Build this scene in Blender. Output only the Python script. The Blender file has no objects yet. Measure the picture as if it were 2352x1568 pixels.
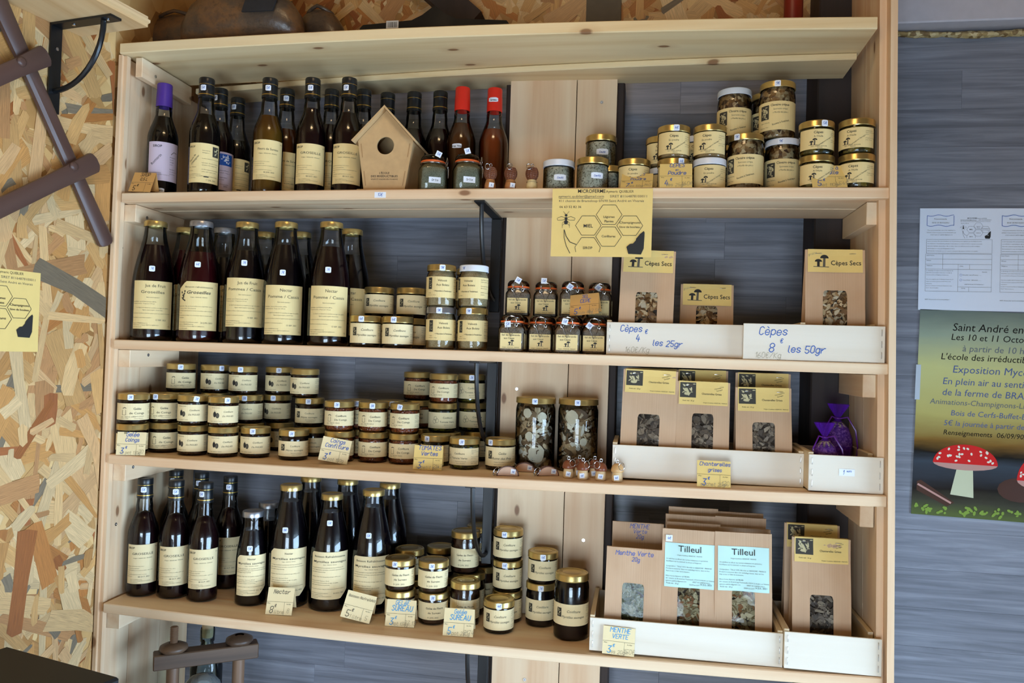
import bpy, math, random
from mathutils import Vector, Matrix
random.seed(7)
R_ = random.Random
S = bpy.context.scene
COL = S.collection
PI = math.pi

# ------------------------------------------------------------------ camera
ZC = 1.30                                   # eye height
CAM = Vector((1.0991, -1.4916, ZC))
FPX = 1794.0
def _axes(a, b, c):
    cy, sy, cp, sp, cr, sr = math.cos(a), math.sin(a), math.cos(b), math.sin(b), math.cos(c), math.sin(c)
    f = Vector((-sy*cp, cy*cp, sp)); r = Vector((cy, sy, 0)); u = r.cross(f)
    return cr*r + sr*u, -sr*r + cr*u, f
CR, CU, CF = _axes(.1625, .0184, .0309)
cam = bpy.data.cameras.new('camera'); cam.sensor_width = 36; cam.lens = FPX/2352*36
cam.clip_start = .02; cam.clip_end = 60
co = bpy.data.objects.new('camera', cam); COL.objects.link(co)
co.matrix_world = Matrix.Translation(CAM) @ Matrix((CR, CU, -CF)).transposed().to_4x4()
S.camera = co

# ------------------------------------------------------------------ world, daylight, exposure
w = bpy.data.worlds.new('world'); S.world = w; w.use_nodes = True
bg = w.node_tree.nodes['Background']; bg.inputs[0].default_value = (.72, .82, 1, 1); bg.inputs[1].default_value = .25
def area(name, loc, rot, sx, sy, power, col):
    l = bpy.data.lights.new(name, 'AREA'); l.shape = 'RECTANGLE'; l.size = sx; l.size_y = sy; l.energy = power; l.color = col
    o = bpy.data.objects.new(name, l); COL.objects.link(o); o.location = loc; o.rotation_euler = rot
    return o
# daylight through the low glazed opening of the right wall (low, cool) and the window behind the photographer
area('daylight_door', (2.86, -1.15, .56), (0, PI/2, 0), 1.00, 2.00, 100, (.50, .72, 1.0))
area('daylight_window', (.95, -2.66, .60), (PI/2, 0, 0), .95, 1.05, 42, (.66, .82, 1.0))
# warm fill added to tint the upper shelves, dressed as an unseen ceiling lamp
area('added_warm_fill', (.9, -.95, 2.60), (0, 0, 0), .35, .35, 4, (1.0, .70, .38))
cy = S.cycles; cy.max_bounces = 4; cy.diffuse_bounces = 3; cy.glossy_bounces = 2; cy.transmission_bounces = 2; cy.transparent_max_bounces = 12; cy.caustics_reflective = False; cy.caustics_refractive = False
cy.use_adaptive_sampling = True; cy.adaptive_threshold = .15; cy.adaptive_min_samples = 16
vs = S.view_settings; vs.view_transform = 'Standard'; vs.look = 'None'; vs.exposure = 0.57; vs.gamma = 1; vs.use_curve_mapping = False

# ------------------------------------------------------------------ pixel helpers (photo is 2352 x 1568): where on a real surface a thing stands
def ray(px, py): return CF + CR*((px-1176)/FPX) - CU*((py-784)/FPX)
def hit(px, py, p0, n):
    r = ray(px, py); n = Vector(n); return CAM + r*((Vector(p0)-CAM).dot(n)/r.dot(n))
def on_y(px, py, y): return hit(px, py, (0, y, 0), (0, 1, 0))
def on_z(px, py, z): return hit(px, py, (0, 0, z), (0, 0, 1))
def x_at(px, y, z):            # world X of image column px at depth y, height z
    a, b = -1.5, 3.5
    for _ in range(34):
        m = (a+b)/2; d = Vector((m, y, z)) - CAM
        if 1176 + FPX*d.dot(CR)/d.dot(CF) < px: a = m
        else: b = m
    return m
SH = {'top': (-.0201, -.0024, .6476), 's1': (-.006, .0037, .3255), 's2': (-.0001, -.0011, .0079),
      's3': (.0095, .0019, -.2371), 's4': (.0185, -.0056, -.5596), 's5': (0, 0, -.86)}
def zs(k, x):
    a, b, c = SH[k]; x -= .75; return ZC + a*x*x + b*x + c
T_SH = .020

# ------------------------------------------------------------------ materials
def lin(c):
    return tuple(((v/255)/12.92 if v/255 <= .04045 else ((v/255+.055)/1.055)**2.4) for v in c)
class NT:
    def __init__(s, name):
        s.m = bpy.data.materials.new(name); s.m.use_nodes = True; s.t = s.m.node_tree
        s.b = s.t.nodes['Principled BSDF']; s.out = s.t.nodes['Material Output']
    def n(s, typ, **kw):
        nd = s.t.nodes.new(typ)
        for k, v in kw.items():
            if k.startswith('i_'):
                key = k[2:]; key = int(key) if key.isdigit() else key
                nd.inputs[key].default_value = v
            else: setattr(nd, k, v)
        return nd
    def l(s, a, b): s.t.links.new(a, b)
    def ramp(s, fac, stops):
        r = s.n('ShaderNodeValToRGB'); e = r.color_ramp.elements
        while len(e) < len(stops): e.new(.5)
        for el, (p, c) in zip(e, stops): el.position = p; el.color = (*c[:3], 1)
        s.l(fac, r.inputs[0]); return r.outputs[0]
    def mix(s, fac, a, b, mode='MIX'):
        m = s.n('ShaderNodeMix', data_type='RGBA', blend_type=mode)
        for i, v in ((0, fac), (6, a), (7, b)):
            if hasattr(v, 'node'): s.l(v, m.inputs[i])
            else: m.inputs[i].default_value = v if i == 0 else (*v[:3], 1)
        return m.outputs[2]
    def math(s, op, a, b=0.0, c=0.0):
        m = s.n('ShaderNodeMath', operation=op)
        for i, v in enumerate((a, b, c)):
            if hasattr(v, 'node'): s.l(v, m.inputs[i])
            else: m.inputs[i].default_value = v
        return m.outputs[0]
    def coords(s, scale, kind='Object', rnd=0):
        tc = s.n('ShaderNodeTexCoord'); mp = s.n('ShaderNodeMapping'); mp.inputs['Scale'].default_value = scale
        s.l(tc.outputs[kind], mp.inputs[0])
        if rnd:
            oi = s.n('ShaderNodeObjectInfo'); mm = s.math('MULTIPLY', oi.outputs['Random'], rnd)
            cx = s.n('ShaderNodeCombineXYZ')
            for i in range(3): s.l(mm, cx.inputs[i])
            s.l(cx.outputs[0], mp.inputs['Location'])
        return mp.outputs[0]
    def noise(s, vec, scale=1, detail=3, rough=.55, dist=0):
        n = s.n('ShaderNodeTexNoise', i_Scale=scale, i_Detail=detail, i_Roughness=rough, i_Distortion=dist); s.l(vec, n.inputs['Vector']); return n.outputs[0]
    def bump(s, h, strength=.2, dist=.002):
        b = s.n('ShaderNodeBump', i_Strength=strength, i_Distance=dist); s.l(h, b.inputs['Height']); s.l(b.outputs[0], s.b.inputs['Normal'])
    def base(s, v):
        if hasattr(v, 'node'): s.l(v, s.b.inputs['Base Color'])
        else: s.b.inputs['Base Color'].default_value = (*v[:3], 1)
        return s
    def set(s, **kw):
        for k, v in kw.items(): s.b.inputs[k.replace('_', ' ')].default_value = v
        return s
MATS = {}
def plain(name, rgb, rough=.5, metal=0, var=0, **kw):
    if name in MATS: return MATS[name]
    t = NT(name); c = lin(rgb)
    if var:
        v = t.noise(t.coords((60, 60, 60), rnd=5), 1, 3)
        t.base(t.ramp(v, [(.3, tuple(x*(1-var) for x in c)), (.7, tuple(min(1, x*(1+var)) for x in c))]))
    else: t.base(c)
    t.set(Roughness=rough, Metallic=metal, **kw); MATS[name] = t.m; return t.m
def pine(name, axis, light=(238, 213, 178), dark=(216, 172, 130), knots=True, rough=.55):
    t = NT(name); s = [30, 30, 30]; s[axis] = 1.3
    v = t.coords(s, rnd=9)
    big = t.noise(t.coords([x*.28 for x in s], rnd=9), 1, 2, .5, .4)
    ring = t.math('PINGPONG', t.math('MULTIPLY', big, 9.0), 1.0)
    fine = t.noise(v, 3, 4, .6)
    g = t.math('ADD', t.math('MULTIPLY', ring, .5), t.math('MULTIPLY', fine, .55))
    col = t.ramp(g, [(.18, lin(light)), (.55, lin([(a*2+b)/3 for a, b in zip(light, dark)])), (.95, lin(dark))])
    if knots:
        sx = t.n('ShaderNodeSeparateXYZ'); t.l(t.coords((1, 1, 1), rnd=23), sx.inputs[0]); oth = [i for i in range(3) if i != axis]
        cxy = t.n('ShaderNodeCombineXYZ'); t.l(t.math('MULTIPLY', sx.outputs[axis], 4.2), cxy.inputs[0]); t.l(t.math('MULTIPLY', t.math('ADD', sx.outputs[oth[0]], sx.outputs[oth[1]]), 9.0), cxy.inputs[1])
        vo = t.n('ShaderNodeTexVoronoi', i_Scale=1.0, i_Randomness=1.0, voronoi_dimensions='2D'); t.l(cxy.outputs[0], vo.inputs['Vector'])
        d = vo.outputs['Distance']
        sep = t.n('ShaderNodeSeparateColor'); t.l(vo.outputs['Color'], sep.inputs[0])
        keep = t.math('GREATER_THAN', sep.outputs[0], .52)
        k1 = t.ramp(d, [(.0, (1, 1, 1)), (.035, (1, 1, 1)), (.06, (0, 0, 0))])
        k2 = t.ramp(d, [(.0, (1, 1, 1)), (.05, (.55, .55, .55)), (.16, (0, 0, 0))])
        col = t.mix(t.math('MULTIPLY', t.math('MULTIPLY', k2, keep), .55), col, lin((186, 140, 92)))
        col = t.mix(t.math('MULTIPLY', t.math('MULTIPLY', k1, keep), .8), col, lin((120, 72, 38)))
    t.base(col); t.set(Roughness=rough); t.bump(g, .12, .001); MATS[name] = t.m; return t.m
PX_ = pine('pine_along_x', 0); PY_ = pine('pine_along_y', 1); PZ_ = pine('pine_along_z', 2)
PTOP = pine('pine_top_board', 0, (238, 214, 168), (218, 184, 132))
CRATE = pine('poplar_panel', 0, (232, 222, 204), (222, 208, 186), knots=False)
CRATEY = pine('poplar_side', 1, (228, 208, 172), (205, 178, 138), knots=False)
DARKW = pine('dark_beam', 2, (58, 42, 34), (30, 22, 18), knots=False, rough=.7)
PRESS = pine('old_dark_wood', 0, (104, 80, 60), (58, 42, 32), knots=False, rough=.45)
PRESSZ = pine('old_turned_wood', 2, (128, 98, 74), (72, 52, 40), knots=False, rough=.45)
MDF = plain('mdf', (196, 160, 112), .75, var=.06)
BLACKM = plain('black_metal', (16, 17, 20), .38, 0)
BLACKP = plain('black_plastic', (14, 15, 17), .35)
BROWNP = plain('brown_painted_wood', (86, 62, 54), .42)
STEEL = plain('steel', (205, 205, 208), .22, 1)
GOLD = plain('gold_lid', (206, 178, 112), .30, .85)
SILVER = plain('silver_lid', (176, 176, 180), .32, .85)
WHITEL = plain('white_lid', (226, 230, 238), .35)
GOLDB = plain('gold_band', (214, 176, 84), .3, .9)
CAPB = plain('black_cap', (18, 20, 22), .33)
CAPP = plain('purple_cap', (74, 42, 140), .45)
CAPR = plain('red_cap', (226, 38, 22), .4)
STICK = plain('white_sticker', (232, 236, 244), .6)
ORANGE = plain('orange_rubber', (226, 100, 40), .5)
INK = plain('black_ink', (34, 32, 30), .7)
INKG = plain('grey_ink', (92, 84, 70), .7)
INKB = plain('blue_pen', (24, 84, 170), .6)
INKP = plain('pencil', (150, 138, 110), .7)
INKC = plain('cyan_pen', (40, 150, 205), .6)
PAPER = plain('cream_paper', (232, 207, 146), .8, var=.015)
PAPERL = plain('pale_cream_paper', (236, 216, 168), .8, var=.015)
PAPERY = plain('yellow_card', (232, 200, 122), .8, var=.015)
PAPERO = plain('ochre_card', (214, 162, 92), .8, var=.015)
LILAC = plain('lilac_paper', (208, 190, 204), .8)
CYANP = plain('pale_cyan_paper', (196, 232, 226), .8)
WHITEP = plain('white_paper', (226, 232, 246), .7)
PHOTOD = plain('photo_dark', (58, 54, 44), .7)
PHOTOL = plain('photo_light', (196, 184, 140), .7)
def kraft():
    t = NT('kraft_paper'); v = t.coords((1100, 1, 1)); wv = t.noise(v, 1, 1)
    bl = t.noise(t.coords((14, 14, 10), rnd=5), 1, 3)
    c = t.ramp(wv, [(.35, lin((190, 152, 116))), (.65, lin((206, 170, 134)))])
    t.base(t.mix(.35, c, t.ramp(bl, [(.3, lin((186, 146, 108))), (.7, lin((214, 180, 146)))]))); t.set(Roughness=.6); t.bump(bl, .25, .004); return t.m
KRAFT = kraft()
def glass(name, tint=(.93, .95, .94), rough=.02, ior=1.5):
    t = NT(name); t.t.nodes.remove(t.b)
    tr = t.n('ShaderNodeBsdfTransparent'); tr.inputs[0].default_value = (*tint, 1)
    gl = t.n('ShaderNodeBsdfGlossy'); gl.inputs['Roughness'].default_value = rough
    fr = t.n('ShaderNodeFresnel', i_IOR=ior); mx = t.n('ShaderNodeMixShader')
    t.l(fr.outputs[0], mx.inputs[0]); t.l(tr.outputs[0], mx.inputs[1]); t.l(gl.outputs[0], mx.inputs[2]); t.l(mx.outputs[0], t.out.inputs[0])
    return t.m
GLASS = glass('clear_glass'); FILM = glass('clear_film', (.97, .97, .97), .06, 1.3); PANE = glass('window_pane', (.97, .98, .98), .0)
GREENG = glass('greenish_glass', (.80, .90, .86), .03)
def liquid(name, rgb, rough=.2): return plain(name, rgb, rough)
LQ = dict(black=liquid('black_syrup', (18, 11, 10)), red=liquid('red_currant', (58, 10, 14)), dred=liquid('dark_red_juice', (30, 10, 13)),
          purple=liquid('blackcurrant_juice', (16, 9, 13)), amber=liquid('amber_syrup', (112, 74, 22)), brown=liquid('brown_amber', (84, 42, 14)),
          orange=liquid('orange_amber', (132, 56, 20)), myr=liquid('bilberry', (15, 9, 14)), coing=liquid('quince_jelly', (30, 12, 8)),
          redbot=liquid('settled_red', (112, 24, 32)))
def lumpy(name, c1, c2, c3, scale=220, rough=.6):
    t = NT(name); vo = t.n('ShaderNodeTexVoronoi', i_Scale=scale); t.l(t.coords((1, 1, 1), rnd=5), vo.inputs['Vector'])
    nz = t.noise(t.coords((1, 1, 1), rnd=5), scale*.6, 3)
    sep = t.n('ShaderNodeSeparateColor'); t.l(vo.outputs['Color'], sep.inputs[0])
    f = t.math('ADD', t.math('MULTIPLY', sep.outputs[0], .6), t.math('MULTIPLY', nz, .4))
    t.base(t.ramp(f, [(.25, lin(c1)), (.5, lin(c2)), (.8, lin(c3))])); t.set(Roughness=rough); t.bump(vo.outputs['Distance'], .6, .002); return t.m
FIGJ = lumpy('fig_jam', (24, 10, 6), (44, 20, 10), (70, 36, 16), 160, .25)
QUIN = lumpy('quince_jam', (96, 36, 10), (128, 54, 18), (150, 72, 28), 240, .3)
TOMJ = lumpy('green_tomato_jam', (12, 14, 4), (30, 30, 8), (110, 100, 30), 150, .25)
SURJ = lumpy('elderflower_jelly', (52, 30, 22), (62, 38, 28), (70, 44, 32), 60, .2)
VELO = lumpy('soup_powder', (196, 168, 120), (214, 188, 142), (176, 140, 90), 900)
POUD = lumpy('mushroom_powder', (178, 140, 88), (196, 158, 104), (150, 112, 66), 900)
HUIL = lumpy('mushrooms_in_oil', (40, 34, 8), (92, 78, 24), (140, 116, 44), 110, .3)
SALT = lumpy('grey_mushroom_salt', (158, 136, 116), (182, 160, 138), (128, 106, 88), 600)
ORTI = lumpy('grey_green_salt', (148, 144, 116), (170, 166, 138), (128, 124, 98), 800)
TALC = lumpy('pale_herb_salt', (206, 196, 168), (216, 206, 178), (120, 108, 84), 420)
CLAV = lumpy('dried_coral_mushroom', (62, 34, 14), (146, 104, 56), (214, 186, 138), 150)
LAVE = lumpy('lavender_buds', (60, 46, 70), (110, 96, 100), (180, 164, 146), 330)
def attr_mat(name, rough=.6, grain=0):
    t = NT(name); a = t.n('ShaderNodeAttribute', attribute_name='tint'); c = a.outputs['Color']
    if grain:
        u = t.coords((1, 1, 1), 'UV'); mp = t.n('ShaderNodeMapping'); mp.inputs['Scale'].default_value = (25, 700, 1); t.l(u, mp.inputs[0])
        g = t.noise(mp.outputs[0], 1, 4, .65)
        c = t.mix(.85, c, t.ramp(g, [(.25, (.50, .50, .50)), (.6, (1.0, 1.0, 1.0)), (.85, (1.3, 1.25, 1.15))]), 'MULTIPLY'); t.bump(g, .2, .001)
    t.base(c); t.set(Roughness=rough); return t.m
FLAKE = attr_mat('dried_pieces', .65); STRAND = attr_mat('wood_strands', .55, 1)
OSBB = lumpy('strand_board', (150, 104, 52), (196, 150, 88), (222, 184, 124), 22)

# ------------------------------------------------------------------ mesh building
class MB:
    def __init__(s): s.v = []; s.f = []; s.m = []
    def add(s, vs, fs, mi=0):
        o = len(s.v); s.v += [tuple(p) for p in vs]; s.f += [tuple(i+o for i in f) for f in fs]; s.m += [mi]*len(fs); return s
    def box(s, x0, x1, y0, y1, z0, z1, c=0.0, mi=0):
        if c <= 0:
            vs = [(x, y, z) for z in (z0, z1) for y in (y0, y1) for x in (x0, x1)]
            return s.add(vs, [(0, 2, 3, 1), (4, 5, 7, 6), (0, 1, 5, 4), (2, 6, 7, 3), (0, 4, 6, 2), (1, 3, 7, 5)], mi)
        vs = []; ix = {}
        X = (x0, x1); Y = (y0, y1); Z = (z0, z1)
        for i in (0, 1):
            for j in (0, 1):
                for k in (0, 1):
                    sx, sy, sz = (c if i == 0 else -c), (c if j == 0 else -c), (c if k == 0 else -c)
                    for a, p in enumerate(((X[i], Y[j]+sy, Z[k]+sz), (X[i]+sx, Y[j], Z[k]+sz), (X[i]+sx, Y[j]+sy, Z[k]))):
                        ix[i, j, k, a] = len(vs); vs.append(p)
        fs = []
        for q in (0, 1):
            fs.append(tuple(ix[q, j, k, 0] for j, k in ((0, 0), (1, 0), (1, 1), (0, 1))))
            fs.append(tuple(ix[i, q, k, 1] for i, k in ((0, 0), (1, 0), (1, 1), (0, 1))))
            fs.append(tuple(ix[i, j, q, 2] for i, j in ((0, 0), (1, 0), (1, 1), (0, 1))))
        for a in (0, 1):
            for b in (0, 1):
                fs.append((ix[a, b, 0, 0], ix[a, b, 1, 0], ix[a, b, 1, 1], ix[a, b, 0, 1]))
                fs.append((ix[a, 0, b, 0], ix[a, 1, b, 0], ix[a, 1, b, 2], ix[a, 0, b, 2]))
                fs.append((ix[0, a, b, 1], ix[1, a, b, 1], ix[1, a, b, 2], ix[0, a, b, 2]))
        for i in (0, 1):
            for j in (0, 1):
                for k in (0, 1): fs.append((ix[i, j, k, 0], ix[i, j, k, 1], ix[i, j, k, 2]))
        return s.add(vs, fs, mi)
    def lathe(s, prof, seg=28, mi=0, o=(0, 0, 0), sq=None, wob=None):
        vs = []; fs = []; rows = []
        for ri, (r, z) in enumerate(prof):
            if r < 1e-6: rows.append([len(vs)]); vs.append((o[0], o[1], o[2]+z)); continue
            row = []
            for i in range(seg):
                a = 2*PI*i/seg; rr = r*(sq(a) if sq else 1)*(1+(wob(ri, i) if wob else 0))
                row.append(len(vs)); vs.append((o[0]+rr*math.sin(a), o[1]-rr*math.cos(a), o[2]+z))
            rows.append(row)
        for A, B in zip(rows, rows[1:]):
            if len(A) == 1 and len(B) == 1: continue
            for i in range(seg):
                j = (i+1) % seg
                if len(A) == 1: fs.append((A[0], B[j], B[i]))
                elif len(B) == 1: fs.append((A[i], A[j], B[0]))
                else: fs.append((A[i], A[j], B[j], B[i]))
        return s.add(vs, fs, mi)
    def tube(s, pts, r, seg=8, mi=0, closed=False, rf=None):
        pts = [Vector(p) for p in pts]; n = len(pts); vs = []; fs = []; up = Vector((.13, .31, .94))
        for i, p in enumerate(pts):
            a = pts[(i-1) % n] if (closed or i > 0) else p; b = pts[(i+1) % n] if (closed or i < n-1) else p
            d = (b-a).normalized(); x = d.cross(up)
            if x.length < 1e-3: x = d.cross(Vector((1, 0, 0)))
            x.normalize(); y = d.cross(x); rr = r*(rf(i/(n-1)) if rf else 1)
            for k in range(seg):
                t = 2*PI*k/seg; vs.append(p + x*rr*math.cos(t) + y*rr*math.sin(t))
        m = n if closed else n-1
        for i in range(m):
            for k in range(seg):
                A, B = i*seg, ((i+1) % n)*seg; k2 = (k+1) % seg
                fs.append((A+k, B+k, B+k2, A+k2))
        if not closed: fs += [tuple(range(seg)), tuple(range((n-1)*seg, n*seg))[::-1]]
        return s.add(vs, fs, mi)
    def loft(s, rings, mi=0, cap=True):
        n = len(rings[0]); vs = [p for r in rings for p in r]; fs = []
        for i in range(len(rings)-1):
            for k in range(n):
                k2 = (k+1) % n; fs.append((i*n+k, i*n+k2, (i+1)*n+k2, (i+1)*n+k))
        if cap: fs += [tuple(range(n))[::-1], tuple(range((len(rings)-1)*n, len(rings)*n))]
        return s.add(vs, fs, mi)
    def mesh(s, name, mats, smooth=0):
        me = bpy.data.meshes.new(name); me.from_pydata(s.v, [], s.f)
        for m in (mats if isinstance(mats, (list, tuple)) else [mats]): me.materials.append(m)
        if any(s.m): me.polygons.foreach_set('material_index', s.m)
        if smooth:
            me.polygons.foreach_set('use_smooth', [True]*len(me.polygons)); me.set_sharp_from_angle(angle=math.radians(smooth))
        me.update(); return me
    def build(s, name, mats, parent=None, smooth=0): return put(name, s.mesh(name, mats, smooth), parent)
def put(name, me, parent=None, loc=None, rz=None):
    o = bpy.data.objects.new(name, me); COL.objects.link(o)
    if parent: o.parent = parent
    if loc is not None: o.location = loc
    if rz is not None: o.rotation_euler[2] = rz
    return o
def tag(o, label, cat, group=None, kind=None):
    o['label'] = label; o['category'] = cat
    if group: o['group'] = group
    if kind: o['kind'] = kind
    return o
def thing(name, label, cat, loc=(0, 0, 0), rz=0, group=None):
    o = bpy.data.objects.new(name, None); COL.objects.link(o); o.empty_display_size = .02
    o.location = loc; o.rotation_euler[2] = rz; return tag(o, label, cat, group)
def struct(name, mb, mats, smooth=0):
    o = mb.build(name, mats, None, smooth); o['kind'] = 'structure'; return o
_mc = {}
def cached(key, fn):
    if key not in _mc: _mc[key] = fn()
    return _mc[key]
def tinted(me, cols):            # one colour per face, stored on its corners
    a = me.color_attributes.new('tint', 'FLOAT_COLOR', 'CORNER'); d = []
    for p in me.polygons: d += list((*cols[p.index], 1))*p.loop_total
    a.data.foreach_set('color', d)

# ------------------------------------------------------------------ print: lettering and drawing as flat shapes (x, y in metres)
_tc = {}
def glyphs(s, res, off, sh):
    k = (s, res, off, sh)
    if k not in _tc:
        cu = bpy.data.curves.new('t', 'FONT'); cu.body = s; cu.size = 1; cu.resolution_u = res; cu.offset = off; cu.shear = sh
        ob = bpy.data.objects.new('t', cu); me = ob.to_mesh()
        vs = [(v.co.x, v.co.y) for v in me.vertices]; ps = [tuple(p.vertices) for p in me.polygons]
        ob.to_mesh_clear(); bpy.data.objects.remove(ob); bpy.data.curves.remove(cu); _tc[k] = (vs, ps)
    return _tc[k]
STROKES = {'a': '352616050312223336|3342', 'b': '0802|0516263533221203', 'c': '3526160503122233', 'd': '3526160503122233|3832', 'e': '04343526160503122233',
 'f': '38281712|0626', 'g': '3526160503122233|3631201001', 'h': '0802|0516263532', 'i': '060312|0807', 'j': '16110001|1817', 'k': '0802|360432', 'l': '080312',
 'm': '0602|05162522|25364542', 'n': '0602|0516263532', 'o': '160503122233352616', 'p': '0600|0516263533221203', 'q': '3526160503122233|3630', 'r': '0602|04152636',
 's': '35261605142433221203', 't': '18132232|0636', 'u': '0603122233|3632', 'v': '062236', 'x': '0632|0236', 'y': '0623|3610', 'z': '06360232',
 'A': '022842|1434', 'B': '020828372605|2534332202', 'C': '3728180703122233', 'D': '02081836341202', 'E': '38080232|0525', 'F': '380802|0525', 'G': '37281807031222333525',
 'H': '0802|3832|0535', 'I': '0802', 'K': '0802|380532', 'L': '080232', 'M': '0208254842', 'N': '02083238', 'O': '180703122233372818', 'P': '02082837352404',
 'R': '02082837362505|2532', 'S': '3728180716253433221203', 'T': '0848|2822', 'U': '080312223338', 'V': '082248', 'W': '0812263248', '0': '180703122233372818', '1': '061812',
 '2': '07182837360232', '3': '083815253433221203', '4': '180434|2622', '5': '380805253433221203', '6': '280503122233342515 04'.replace(' ', ''), '7': '083812',
 '8': '15060718283736251504031222333425', '9': '3625150607182837331 2'.replace(' ', ''), '€': '3728180604122233|0526|0425', ',': '1201', '/': '0238', "'": '1817', '.': '1213', ':': '1213|1516', '-': '0525', '=': '0626|0424'}
def hand(P, s, x, y, h, mi, wd=None, al='C', rot=0, sl=.18, sp=1.3):
    """handwriting drawn as pen strokes; h = height of a capital"""
    u = h/6; wd = wd or h*.10; segs = []; cx = 0.0; rr = R_(hash(s) % 999 if False else len(s)*7+3)
    for ch in s:
        acc = None
        if ch in 'éèêîà': acc = ch; ch = {'é': 'e', 'è': 'e', 'ê': 'e', 'î': 'i', 'à': 'a'}[ch]
        if ch == ' ': cx += 2.6; continue
        g = STROKES.get(ch)
        if not g: cx += 2; continue
        dy = rr.uniform(-.25, .25); mxx = 0
        for st in g.split('|'):
            pts = [(int(st[i]), int(st[i+1])-2) for i in range(0, len(st), 2)]; mxx = max(mxx, max(p[0] for p in pts))
            for a, b in zip(pts, pts[1:]): segs.append((cx+a[0], a[1]+dy, cx+b[0], b[1]+dy))
        if acc: segs.append((cx+1, 5.2, cx+2.2, 6.3) if acc == 'é' else (cx+.8, 6.3, cx+2.1, 5.2))
        cx += mxx + sp
    W = cx-sp; ox = {'C': -W/2, 'L': 0, 'R': -W}[al]; c, sn = math.cos(rot), math.sin(rot)
    for a in segs:
        p = [((q[0]+ox+q[1]*sl)*u, q[1]*u) for q in ((a[0], a[1]), (a[2], a[3]))]
        p = [(x+q[0]*c-q[1]*sn, y+q[0]*sn+q[1]*c) for q in p]
        dx, dy = p[1][0]-p[0][0], p[1][1]-p[0][1]; L = math.hypot(dx, dy) or 1e-9; nx, ny = -dy/L*wd/2, dx/L*wd/2; ex, ey = dx/L*wd*.35, dy/L*wd*.35
        P.append(([(p[0][0]-ex+nx, p[0][1]-ey+ny), (p[0][0]-ex-nx, p[0][1]-ey-ny), (p[1][0]+ex-nx, p[1][1]+ey-ny), (p[1][0]+ex+nx, p[1][1]+ey+ny)], mi))
def T(P, s, x, y, size, mi=1, al='C', b=0, sh=0, rot=0, w=None, res=2):
    vs, ps = glyphs(s, res, b, sh)
    if not vs: return
    x0 = min(v[0] for v in vs); x1 = max(v[0] for v in vs); sx = size
    if w: sx = w/(x1-x0)
    ox = {'C': -(x0+x1)/2, 'L': -x0, 'R': -x1}[al]; c, sn = math.cos(rot), math.sin(rot)
    q = [(x+((v[0]+ox)*sx)*c-v[1]*size*sn, y+((v[0]+ox)*sx)*sn+v[1]*size*c) for v in vs]
    P.append(('mesh', q, ps, mi))
def rect(P, x0, x1, y0, y1, mi, step=.004):
    n = max(1, int(abs(x1-x0)/step)); m = max(1, int(abs(y1-y0)/.005)); q = []; fs = []
    for j in range(m+1):
        for i in range(n+1): q.append((x0+(x1-x0)*i/n, y0+(y1-y0)*j/m))
    for j in range(m):
        for i in range(n): a = j*(n+1)+i; fs.append((a, a+1, a+n+2, a+n+1))
    P.append(('mesh', q, fs, mi))
def line(P, pts, wd, mi):
    for a, b in zip(pts, pts[1:]):
        dx, dy = b[0]-a[0], b[1]-a[1]; L = math.hypot(dx, dy) or 1e-9; n = max(1, int(L/.006)); nx, ny = -dy/L*wd/2, dx/L*wd/2
        for i in range(n):
            p = (a[0]+dx*i/n, a[1]+dy*i/n); q = (a[0]+dx*(i+1)/n, a[1]+dy*(i+1)/n)
            P.append(([(p[0]+nx, p[1]+ny), (p[0]-nx, p[1]-ny), (q[0]-nx, q[1]-ny), (q[0]+nx, q[1]+ny)], mi))
def ell(P, x, y, rx, ry, mi, a0=0, a1=2*PI, n=14, rot=0):
    pts = []
    for i in range(n+1 if a1-a0 < 6.2 else n):
        t = a0+(a1-a0)*i/n; u, v = rx*math.cos(t), ry*math.sin(t); pts.append((x+u*math.cos(rot)-v*math.sin(rot), y+u*math.sin(rot)+v*math.cos(rot)))
    P.append((pts, mi))
def pic(P, x, y, wd, h, seed, d=5, l=6, n=16):
    """a little printed photograph: pale shapes on a dark ground"""
    r = R_(seed); rect(P, x, x+wd, y, y+h, d)
    for i in range(n):
        s = r.uniform(.06, .2)*min(wd, h); a = s*r.uniform(.8, 2.0)
        cx = r.uniform(x+a*1.05, x+wd-a*1.05) if wd > 2.1*a else x+wd/2; cy = r.uniform(y+a, y+h-a) if h > 2*a else y+h/2
        a = min(a, wd*.48, h*.48)
        ell(P, cx, cy, a, s*.45, l if r.random() < .75 else d, n=8, rot=r.uniform(0, PI))
def shroom(P, x, y, s, mi=1):
    """two printed boletes"""
    ell(P, x+s*.18, y+s*.62, s*.30, s*.26, mi, 0, PI, 10); P.append(([(x+s*.10, y+s*.62), (x+s*.26, y+s*.62), (x+s*.24, y), (x+s*.06, y)], 2))
    ell(P, x-s*.24, y+s*.36, s*.26, s*.2, mi, 0, PI, 10); P.append(([(x-s*.33, y+s*.36), (x-s*.15, y+s*.36), (x-s*.16, y), (x-s*.34, y)], mi))
    line(P, [(x-s*.6, y), (x+s*.5, y-s*.02)], s*.05, 2)
INKS = [PAPER, INK, INKG, INKB, STICK, PHOTOD, PHOTOL, INKP, INKC]
def print_onto(mb, P, f):
    """f(x, y, lift) -> 3D point"""
    for i, it in enumerate(P):
        lift = .00022 + min(i, 150)*.000005
        if it[0] == 'mesh': mb.add([f(x, y, lift) for x, y in it[1]], it[2], it[3])
        else: mb.add([f(x, y, lift) for x, y in it[0]], [tuple(range(len(it[0])))], it[1])
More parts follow.
